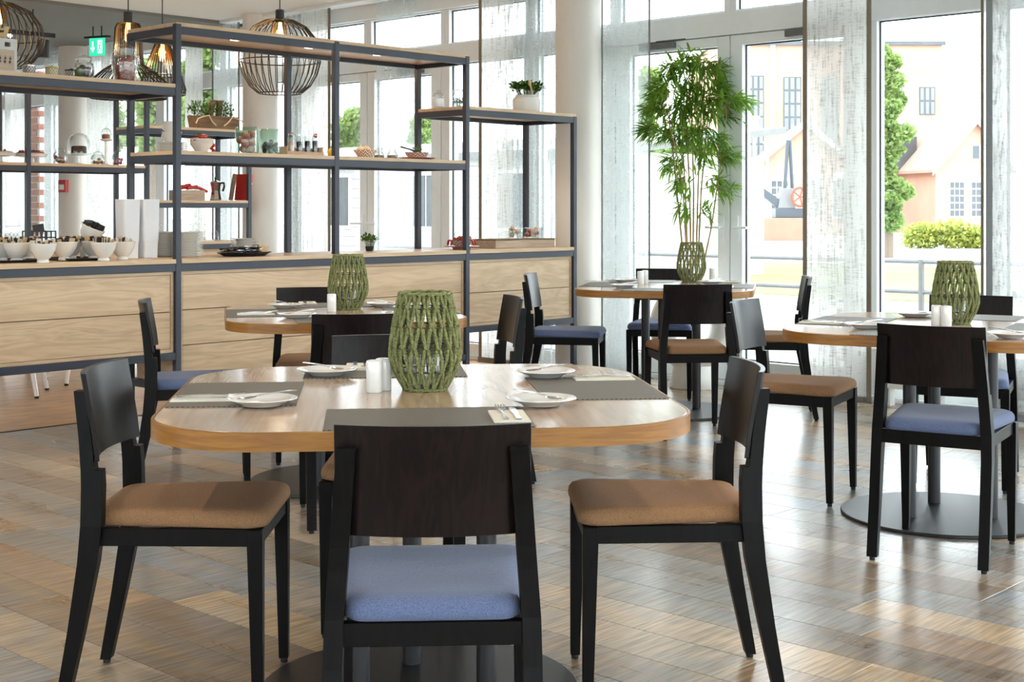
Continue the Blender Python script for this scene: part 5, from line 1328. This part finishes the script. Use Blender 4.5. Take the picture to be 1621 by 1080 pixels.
for k in range(5): MB().hexa([(hw-0.14+0.02*k+a*0.4, -0.02+b, 0.05+c) for a,b,c in ((-.012,-.008,0),(.012,-.008,0),(.012,.008,0),(-.012,.008,0))] + [(hw-0.10+0.02*k-0.0+a, -0.03+b, 0.22+0.01*(k%3)) for a,b in ((-.013,-.008),(.013,-.008),(.013,.008),(-.013,.008))]).build('wooden_stick', M['paper_k'], o, smooth=False)
leafy(o, 160, 0.09, 0.06, 0.13, 0.09, M['herb'], 0.03, 41)
for px, off, m, lid, lb in ((46,0.2,'pattern_b','steel','small black and white zigzag tin beside the white crate'), (82,0.2,'pattern_g','spice_y','small olive zigzag tin with green rim'), (113,0.26,'pattern_b','rubber','small black zigzag tin half behind the plum jar')):
    o = thing('patterned_tin', F3(px, off, ZL+0.0003), lb, 'tin', 'patterned tins on the left low shelf')
    MB().lathe([(0.0,0.0),(0.030,0.0),(0.031,0.003),(0.033,0.05),(0.0,0.051)], 28).build('tin', M[m], o); MB().lathe([(0.0,0.0511),(0.034,0.0511),(0.034,0.056),(0.012,0.060),(0.0,0.066)], 24).build('lid', M[lid], o)
o = thing('plum_jar', F3(133, 0.15, ZL+0.0003), 'lidded glass jar with plums and avocado on the left low shelf', 'jar')
jar_mb(0.052, 0.10, 0.72).build('glass', M['jarglass'], o); MB().ball((0.016,-0.014,0.036), 0.027, 14, 10, (1,1,1.15)).build('plum', M['dark_fruit'], o); MB().ball((-0.020,0.010,0.035), 0.025, 14, 10, (1,1,1.2)).build('avocado', M['herb'], o); MB().ball((0.006,0.026,0.06), 0.02, 12, 8).build('plum', M['dark_fruit'], o)
lid_mb(0.042, 0.1005).build('glass_lid', M['jarglass'], o)
o = thing('onion_jar', F3(198, 0.15, ZL+0.0003), 'big lidded glass jar full of red onions on the left low shelf', 'jar')
MB().lathe([(0.0,0.0),(0.055,0.0),(0.06,0.006),(0.072,0.11),(0.070,0.128),(0.056,0.142),(0.058,0.16),(0.060,0.176),(0.057,0.176),(0.053,0.142),(0.066,0.127),(0.068,0.11),(0.056,0.01),(0.0,0.006)], 36, cap0=False, cap1=False).build('glass', M['jarglass'], o)
balls(o, 0.064, 0.15, 0.0195, M['onion'], 6, 'onion'); lid_mb(0.052, 0.1765).build('glass_lid', M['jarglass'], o)

# ================================================================== things on the rear unit
def stand_mb(r, h, foot): return MB().lathe([(0.0,0.0),(foot,0.0),(foot,0.006),(0.012,0.014),(0.012,h-0.014),(r*0.8,h-0.006),(r,h),(r,h+0.005),(0.0,h+0.005)], 32)
for px, lb, m in ((-2,'cake stand with a bun at the far left of the rear shelf','garlic'), (48,'pale cake stand with a berry pie behind the rear post','pie')):
    o = thing('cake_stand', G3(px, 0.22, GM+0.0003), lb, 'cake stand', 'cake stands on the rear shelf')
    MB().lathe([(0.0,0.0),(0.06,0.0),(0.03,0.012),(0.025,0.045),(0.12,0.052),(0.125,0.075),(0.12,0.076),(0.0,0.06)], 36).build('stand', M['cream_china'], o)
    MB().lathe([(0.0,0.061),(0.10,0.0625),(0.105,0.082),(0.085,0.088),(0.0,0.086)], 30).build('pie', M[m], o)
    rr = random.Random(px+9)
    for k in range(16):
        a = rr.uniform(0,6.28); q = 0.085*sqrt(rr.random()); MB().ball((q*cos(a),q*sin(a),0.092), 0.011, 8, 6).build('berry', M['dark_fruit'] if k % 3 else M['red'], o)
for px, r, h, m, lb, sd in ((95,0.055,0.10,'pie','round lidded glass jar of biscuits left of the cake dome',1), (155,0.058,0.085,'candy_y','low lidded glass jar of amber sweets right of the cake dome',2), (187,0.052,0.10,'candy_p','lidded glass jar of pink sweets at the right end of the rear shelf',3)):
    o = thing('sweet_jar', G3(px, 0.2, GM+0.0003), lb, 'jar', 'sweet jars on the rear shelf')
    MB().lathe([(0.0,0.0),(r*0.8,0.0),(r,0.02),(r*1.03,h*0.5),(r*0.9,h*0.82),(r*0.72,h*0.95),(r*0.74,h),(r*0.7,h),(r*0.68,h*0.95),(r*0.86,h*0.81),(r*0.97,h*0.5),(r*0.94,0.022),(0.0,0.006)], 28, cap0=False, cap1=False).build('glass', M['jarglass'], o)
    balls(o, r*0.9, h*0.72, 0.017, M[m], sd, 'sweet'); lid_mb(r*0.66, h+0.0005).build('glass_lid', M['jarglass'], o)
def dome(px, off, r, hs, hd, cr_, chh, lb, m):
    o = thing('cake_dome', G3(px, off, GM+0.0003), lb, 'cake dome', 'glass cake domes')
    stand_mb(r*1.15, hs, r*0.55).build('stand', M['jarglass'] if hs < 0.15 else M['plate'], o)
    MB().lathe([(0.0,hs+0.0052),(cr_,hs+0.0052),(cr_,hs+0.005+chh),(cr_*0.8,hs+0.012+chh),(0.0,hs+0.012+chh)], 28).build('cake', M[m], o)
    prof = [(r,hs+0.0055),(r,hs+hd*0.45),(r*0.93,hs+hd*0.65),(r*0.72,hs+hd*0.84),(r*0.35,hs+hd*0.95),(r*0.10,hs+hd*0.97),(r*0.17,hs+hd*1.05),(r*0.10,hs+hd*1.13),(0.0,hs+hd*1.14)]
    MB().lathe(prof, 36, cap0=False).build('glass_dome', M['jarglass'], o)
dome(125, 0.22, 0.088, 0.085, 0.17, 0.058, 0.05, 'large glass cake dome over a chocolate cake on the rear shelf', 'cake')
dome(168, 0.12, 0.043, 0.20, 0.095, 0.032, 0.03, 'small glass dome on a tall thin stand over a brown cake', 'pie')
# planter box with rope handles
o = thing('rustic_planter', G3(338, 0.15, GT+0.0003), 'rustic brown wooden planter box of green plants with rope handles', 'planter')
MB().hexa([(-0.19,-0.07,0),(0.19,-0.07,0),(0.19,0.07,0),(-0.19,0.07,0),(-0.21,-0.08,0.11),(0.21,-0.08,0.11),(0.21,0.08,0.11),(-0.21,0.08,0.11)]).build('box', M['rustic'], o, smooth=False)
for s in (-1,1):
    MB().hexa([(s*0.05-0.018,-0.02,0.10),(s*0.05+0.018,-0.02,0.10),(s*0.05+0.018,0.02,0.10),(s*0.05-0.018,0.02,0.10),(s*0.03-0.018+0.03,-0.02,0.25),(s*0.03+0.018+0.03,-0.02,0.25),(s*0.03+0.018+0.03,0.02,0.25),(s*0.03-0.018+0.03,0.02,0.25)]).build('stake', M['rustic'], o, smooth=False)
    MB().tube([(s*0.16,-0.085,0.10),(s*0.12,-0.11,0.11),(s*0.08,-0.10,0.06),(s*0.04,-0.095,0.03)], 0.006, 6).tube([(s*0.16,-0.085,0.10),(s*0.22,-0.1,0.08),(s*0.24,-0.1,0.04)], 0.006, 6).build('rope_handle', M['string'], o)
for k, x in enumerate((-0.13, 0.08)): 
    r0 = random.Random(50+k); mb = MB()
    for _ in range(340):
        a = r0.uniform(0,6.28); q = sqrt(r0.random()); tip = Vector((x+0.11*q*cos(a), 0.08*q*sin(a), 0.11+0.12*r0.random()*(1.2-q*0.5))); dd = Vector((r0.uniform(-1,1),r0.uniform(-1,1),r0.uniform(-.2,1))).normalized()*0.04; s = dd.cross(Vector((.1,.2,1))).normalized()*0.006
        mb.add([tip, tip+dd*0.5+s, tip+dd, tip+dd*0.5-s], [(0,1,2,3)])
    tag(mb.build('foliage', M['herb'], o, smooth=False, fix=False), kind='stuff')
# red books, moka pot, wooden box with red kettle whisk
for k, (px, lb, m) in enumerate(((365,'grey brown book leaning against the red book','rustic'), (384,'red cookbook leaning at the right end of the rear shelf','book_red'))):
    o = thing('book', G3(px, 0.16, GS+0.0003), lb, 'book', 'books on the rear shelf', rz=FF.ang)
    tilt = Matrix.Rotation((-0.55,0.35)[k],4,'Z') @ Matrix.Rotation(0.16,4,'Y') @ Matrix.Translation((0,0,0.004))
    MB().box(-0.014,0.014,-0.075,0.075,0,0.225).xf(tilt).build('cover', M[m], o, smooth=False, bevel=0.001)
    MB().box(-0.011,0.011,-0.072,0.0765,0.002,0.223).xf(tilt).build('pages', M['paperpages'], o, smooth=False)
    if k == 1:
        mb = MB()
        for q in range(4): mb.box(-0.009,0.009,-0.0758,-0.0752,0.075+0.012*q,0.081+0.012*q)
        mb.box(-0.010,0.010,-0.0758,-0.0752,0.135,0.15)
        mb.xf(tilt).build('spine_print', M['white_print'], o, smooth=False)
o = thing('moka_pot', G3(341, 0.2, GS+0.0003), 'steel moka coffee pot with black handle on the rear shelf', 'coffee pot')
MB().lathe([(0.0,0.0),(0.048,0.0),(0.050,0.01),(0.038,0.075),(0.036,0.085)], 8, cap1=True).build('boiler', M['steel'], o, ang=15)
MB().lathe([(0.036,0.0855),(0.050,0.155),(0.048,0.158),(0.01,0.172),(0.0,0.173)], 8).build('jug', M['steel'], o, ang=15)
MB().tube([(0.045,0,0.15),(0.085,0,0.15),(0.09,0,0.12),(0.075,0,0.08)], 0.009, 8).build('handle', M['tray'], o); MB().lathe([(0.006,0.173),(0.010,0.185),(0.007,0.20),(0.0,0.201)], 10).build('lid_knob', M['tray'], o)
o = thing('kitchen_box', G3(296, 0.2, GS+0.0003), 'pale wooden box carrying red handled utensils on the rear shelf', 'box')
MB().box(-0.13,0.13,-0.07,0.07,0,0.085).build('box', M['pale_box'], o, smooth=False, bevel=0.002)
mb = MB(); mb.tube([(-0.09,0,0.10),(0.02,0,0.112),(0.12,0,0.105),(0.20,0,0.075)], [0.016,0.014,0.013,0.012], 10); mb.tube([(-0.10,0.03,0.10),(0.05,0.03,0.125)], 0.018, 10); mb.tube([(-0.02,-0.03,0.1),(0.08,-0.03,0.115)], 0.014, 10); mb.build('red_handle', M['book_red'], o)
# glasses
def wine_mb():
    return MB().lathe([(0.032,0.0),(0.036,0.03),(0.034,0.06),(0.015,0.083),(0.004,0.092),(0.004,0.135),(0.033,0.141),(0.033,0.143),(0.0,0.144)], 20, cap0=False)
for k, px in enumerate((252,263,276,289,301,313,326,340)):
    p = G3(px, 0.12 + 0.2*(k % 2), GC+0.0003); inst('wine_glass', wine_mb, M['jarglass'], p[0], p[1], GC+0.0003, 0, 'upturned wine glass, %s from the left in the rear counter group beside the tall post' % (['first']+ORD[1:])[k], 'glass', 'upturned glasses on the rear counter')
for k, px in enumerate((-2,5,12,18,25,31)):
    p = G3(px, 0.12 + 0.2*(k % 2), GC+0.0003); inst('wine_glass', wine_mb, M['jarglass'], p[0], p[1], GC+0.0003, 0, 'upturned glass, %s from the left, on the rear counter at the picture edge' % (['first']+ORD[1:])[k], 'glass', 'upturned glasses at the far left')
o = thing('black_crate', G3(62, 0.3, GC+0.0003), 'small black wire crate on the rear counter', 'crate')
for y in (-0.08,0.08):
    mb = MB()
    for k in range(6): mb.box(-0.10+0.038*k,-0.09+0.038*k,y-0.003,y+0.003,0,0.10)
    for z in (0.0,0.045,0.092): mb.box(-0.10,0.10,y-0.003,y+0.003,z,z+0.009)
    mb.build('wire_side', M['tray'], o, smooth=False)
MB().box(-0.1,0.1,-0.077,0.077,0.0,0.006).build('bottom', M['tray'], o, smooth=False)
o = thing('label_sign', G3(64, 0.10, GC+0.0003), 'small blank black label sign on a stick on the rear counter', 'sign', rz=FF.ang)
MB().tube([(0,0,0.0),(0,0,0.135)], 0.003, 6).lathe([(0.0,0.0),(0.025,0.0),(0.025,0.006),(0.0,0.007)], 16).build('stick', M['tray'], o); MB().box(-0.045,0.045,-0.004,-0.0005,0.10,0.155).xf(Matrix.Rotation(-0.14,4,'Y')).build('board', M['tray'], o, smooth=False)

# ================================================================== pendant lamps
def pendant(px, d, prof, n, lb, socket, inner=None, bulb_z=None, wire=0.0035):
    x, y = at(px, d); o = empty('pendant_lamp', (x, y, 0)); tag(o, lb, 'lamp', 'black wire pendant lamps')
    z0 = prof[0][1]
    MB().tube([(0,0,socket[1]),(0,0,CEIL)], 0.004, 6).build('cord', M['lamp_black'], o)
    MB().lathe([(0.05,CEIL-0.025),(0.05,CEIL-0.001)], 20).build('ceiling_rose', M['lamp_black'], o)
    MB().lathe([(0.0,socket[0]),(0.030,socket[0]),(0.030,socket[1]-0.005),(0.02,socket[1]),(0.0,socket[1])], 20).build('socket', M['lamp_black'], o)
    mb = MB()
    for k in range(n):
        a = 2*pi*k/n; mb.tube([(r*cos(a), r*sin(a), z) for r, z in prof], wire, 5)
    mb.build('cage_ribs', M['lamp_black'], o, fix=False)
    mb = MB()
    for r, z in (prof[0], prof[-1], prof[len(prof)//2]):
        mb.tube([(r*cos(2*pi*i/48), r*sin(2*pi*i/48), z) for i in range(48)], wire*1.2, 5, closed=True)
    mb.build('cage_ring', M['lamp_black'], o, fix=False)
    bz = socket[0]
    b = MB().lathe([(0.012,bz),(0.016,bz-0.03),(0.026,bz-0.075),(0.026,bz-0.10),(0.016,bz-0.12),(0.0,bz-0.125)], 16).build('bulb', M['bulb'], o)
    li = bpy.data.lights.new('bulb', 'POINT'); li.energy = 4; li.color = (1,0.62,0.28); li.shadow_soft_size = 0.03
    lo = bpy.data.objects.new('light', li); COL.objects.link(lo); lo.parent = o; lo.location = (0,0,bz-0.17)
    if inner:
        s = MB().lathe(inner, 28, cap0=False, cap1=False).build('glow_sleeve', glass('copper_glow_tint_%d' % px, (1.0,0.70,0.42), 0.06), o)  # tinted sleeve stands in for the bulb's copper glow on the ribs
    return o
zz = lambda py, d: zat(py, d)
d3 = 9.4
pendant(443, d3, [(0.03,zz(31,d3)),(0.10,zz(33,d3)),(0.18,zz(43,d3)),(0.24,zz(60,d3)),(0.272,zz(82,d3)),(0.275,zz(97,d3)),(0.25,zz(118,d3)),(0.205,zz(136,d3)),(0.15,zz(147,d3)),(0.145,zz(148,d3))], 34, 'large round black wire pendant with glowing bulb above the buffet', (zz(36,d3),zz(15,d3)), [(0.055,zz(37,d3)),(0.058,zz(58,d3))])
d1 = 9.0
pendant(203, d1, [(0.03,zz(36,d1)),(0.07,zz(38,d1)),(0.083,zz(45,d1)),(0.088,zz(70,d1)),(0.098,zz(102,d1)),(0.16,zz(112,d1)),(0.25,zz(131,d1)),(0.26,zz(140,d1)),(0.24,zz(156,d1)),(0.12,zz(157,d1))], 40, 'black wire pendant with narrow top and wide brim behind the onion jar', (zz(36,d1),zz(18,d1)), [(0.05,zz(38,d1)),(0.052,zz(60,d1))])
d2 = 9.9
pendant(257, d2, [(0.03,zz(60,d2)),(0.045,zz(66,d2)),(0.09,zz(92,d2)),(0.135,zz(120,d2)),(0.165,zz(142,d2)),(0.16,zz(150,d2))], 36, 'black wire cone pendant seen below the top shelf', (zz(66,d2),zz(40,d2)), [(0.042,zz(68,d2)),(0.098,zz(98,d2))])
d4 = 8.6
pendant(-4, d4, [(0.03,zz(4,d4)),(0.10,zz(6,d4)),(0.20,zz(18,d4)),(0.262,zz(40,d4)),(0.28,zz(60,d4)),(0.26,zz(80,d4)),(0.21,zz(97,d4)),(0.15,zz(106,d4))], 34, 'round black wire pendant cut by the left picture edge', (zz(12,d4),zz(-12,d4)), [(0.055,zz(12,d4)),(0.058,zz(36,d4))])
# black track with spots behind the left pendant
x, y = at(35, 12.0)
o = thing('spot_track', (x, y, zat(52, 12.0)), 'black ceiling track with small lit spots at the far left', 'track light', rz=FF.ang)
MB().box(-0.5,0.3,-0.02,0.02,-0.02,0.02).build('track', M['lamp_black'], o, smooth=False)
for k in range(2): MB().tube([(-0.3+0.4*k,0,0.02),(-0.3+0.4*k,0,CEIL-0.03-zat(52,12.0))], 0.006, 6).build('hanger', M['lamp_black'], o)
for k in range(4): MB().ball((-0.30+0.06*k,-0.02,-0.035), 0.02, 10, 6).build('spot_bulb', M['spot'], o)
MB().lathe([(0.05,-0.2),(0.055,-0.05),(0.0,-0.03)], 18, (0.2,0,0)).build('spot_head', M['lamp_black'], o)

# ================================================================== bamboo in the white ring planter
BX, BY = at(1096, 9.38)
pot = empty('ring_planter', (BX, BY, 0), 0.0); tag(pot, 'big white glazed planter with a round opening below the bamboo', 'planter')
rg = MB()
nseg, nt_ = 40, 14
cz, R_, r_ = 0.42, 0.205, 0.085
vs = []; fs = []
for i in range(nseg):
    a = 2*pi*i/nseg
    for j in range(nt_):
        b = 2*pi*j/nt_; rr_ = R_ + r_*cos(b)
        vs.append((rr_*cos(a), 0.14*sin(b), cz + rr_*sin(a)*1.05))
for i in range(nseg):
    for j in range(nt_):
        fs.append((i*nt_+j, ((i+1)%nseg)*nt_+j, ((i+1)%nseg)*nt_+(j+1)%nt_, i*nt_+(j+1)%nt_))
rg.add(vs, fs).build('ring_body', M['pot_white'], pot, ang=80)
MB().lathe([(0.0,0.0),(0.15,0.0),(0.155,0.01),(0.135,0.10),(0.12,0.19),(0.0,0.19)], 36).xf(Matrix.Diagonal((1,0.9,1,1))).build('foot', M['pot_white'], pot)
MB().lathe([(0.085,0.66),(0.105,0.70),(0.11,0.76),(0.10,0.76),(0.09,0.71),(0.0,0.70)], 32, cap0=True).build('neck', M['pot_white'], pot)
bam = empty('bamboo_plant', (BX, BY, 0.70)); tag(bam, 'tall green bamboo with thin tan canes in the white planter', 'plant')
rb = random.Random(5)
SB = 9.38/FPX
def bp_(px, py, dy=0.0): return Vector(((px-1096)*SB, dy, zat(py, 9.38) - 0.70))
canes = [((1085,440),(1072,300),(1061,195),(1058,120)), ((1090,440),(1086,300),(1080,200),(1078,110)), ((1095,440),(1093,300),(1088,190),(1090,90)), ((1098,440),(1100,300),(1098,200),(1100,95)), ((1102,440),(1106,300),(1110,200),(1118,110)), ((1105,440),(1112,300),(1120,220),(1130,130)), ((1088,440),(1080,310),(1068,240),(1048,170)), ((1109,440),(1126,360),(1142,250),(1150,180))]
pts_all = []
for k, c in enumerate(canes):
    dy = rb.uniform(-0.10, 0.10)
    P_ = [bp_(1096 + (c[0][0]-1096)*0.8, 446, dy*0.4)] + [bp_(a, b, dy*(0.4+0.3*i)) for i, (a, b) in enumerate(c)]
    P_[0].z = 0.004
    pts = []
    for a, b in zip(P_, P_[1:]):
        for f in range(5): pts.append(a + (b-a)*f/5)
    pts.append(P_[-1]); n = len(pts)
    MB().tube(pts, [0.0075*(1-0.7*i/n)*(1.18 if i % 4 == 0 else 1) for i in range(n)], 8).build('cane', M['cane'], bam)
    pts_all.append(P_)
clusters = [((1096,92),(30,18),90),((1066,112),(22,18),80),((1126,108),(24,18),90),((1050,142),(22,18),80),((1092,138),(30,20),110),((1135,140),(18,22),80),((1042,170),(24,16),80),((1085,172),(30,20),110),((1118,165),(24,22),90),((1034,205),(20,12),70),((1066,206),(24,16),80),((1104,205),(24,20),80),((1162,160),(24,12),60),((1150,182),(18,14),45),((1130,222),(18,14),40),((1072,258),(22,16),55),((1148,246),(22,14),45),((1110,250),(16,20),30),((1130,285),(16,12),30),((1078,290),(16,14),35),((1145,302),(20,10),26),((1082,330),(14,16),28),((1118,330),(10,16),18),((1092,225),(28,20),50)]
lf = MB()
for (cx_, cy_), (rx, ry), n in clusters:
    dy = rb.uniform(-0.12, 0.12)
    for _ in range(int(n*1.9)):
        a = rb.uniform(0, 2*pi); q = sqrt(rb.random())
        p = bp_(cx_ + rx*q*cos(a)*0.8, cy_ + ry*q*sin(a)*0.8, dy + rb.uniform(-0.10,0.10))
        out = Vector(((cx_-1096)*SB*1.2 + rb.uniform(-.25,.25), dy + rb.uniform(-.25,.25), rb.uniform(-.32,.20))).normalized()
        L_ = rb.uniform(0.07,0.13); w = L_*0.075*rb.uniform(.8,1.3)
        s = out.cross(Vector((rb.uniform(-.4,.4), rb.uniform(-.4,.4), 1))).normalized()*w
        up = Vector((0,0,1)); d1_ = p + out*L_*0.35; d2_ = p + out*L_*0.7 - up*L_*0.05; tip = p + out*L_ - up*L_*0.16
        lf.add([p, d1_+s, d1_-s*1.0, d1_-up*w*0.4, d2_+s*0.7, d2_-s*0.7, d2_-up*w*0.3, tip], [(0,1,3),(0,3,2),(1,4,6,3),(3,6,5,2),(4,7,6),(6,7,5)])
    mb_ = None
tag(lf.build('leaves', M['leaf'], bam, smooth=False, fix=False), kind='stuff')
tw_ = MB()
for (cx_, cy_), (rx, ry), n in clusters:
    for _ in range(3):
        k = rb.randrange(len(pts_all)); P_ = min(pts_all, key=lambda Q: min((q - bp_(cx_, cy_)).length for q in Q)); q0 = min(P_, key=lambda q: (q - bp_(cx_, cy_+20)).length)
        e = bp_(cx_ + rb.uniform(-rx,rx)*0.7, cy_ + rb.uniform(-ry,ry)*0.5, rb.uniform(-.1,.1)); m_ = (q0+e)/2 + Vector((0,0,0.03))
        tw_.tube([q0, m_, e], 0.0018, 4, cap=False)
tag(tw_.build('twigs', M['cane'], bam, fix=False), kind='stuff')

cb = empty('ceiling_cable', (*at(203, 9.0), CEIL)); tag(cb, 'thin black cable slung under the white ceiling between the pendants', 'cable')
e1 = Vector((*at(257, 9.9), 0)) - Vector((*at(203, 9.0), 0)); e2 = Vector((*at(443, 9.4), 0)) - Vector((*at(203, 9.0), 0))
def sag(a, b, s, n=12): return [a + (b-a)*i/n + Vector((0,0,-0.012 - s*4*(i/n)*(1-i/n))) for i in range(n+1)]
MB().tube(sag(Vector((0,0,0)), e1, 0.05)[1:] + sag(e1, e2, 0.10)[1:], 0.004, 6).build('cord', M['lamp_black'], cb)
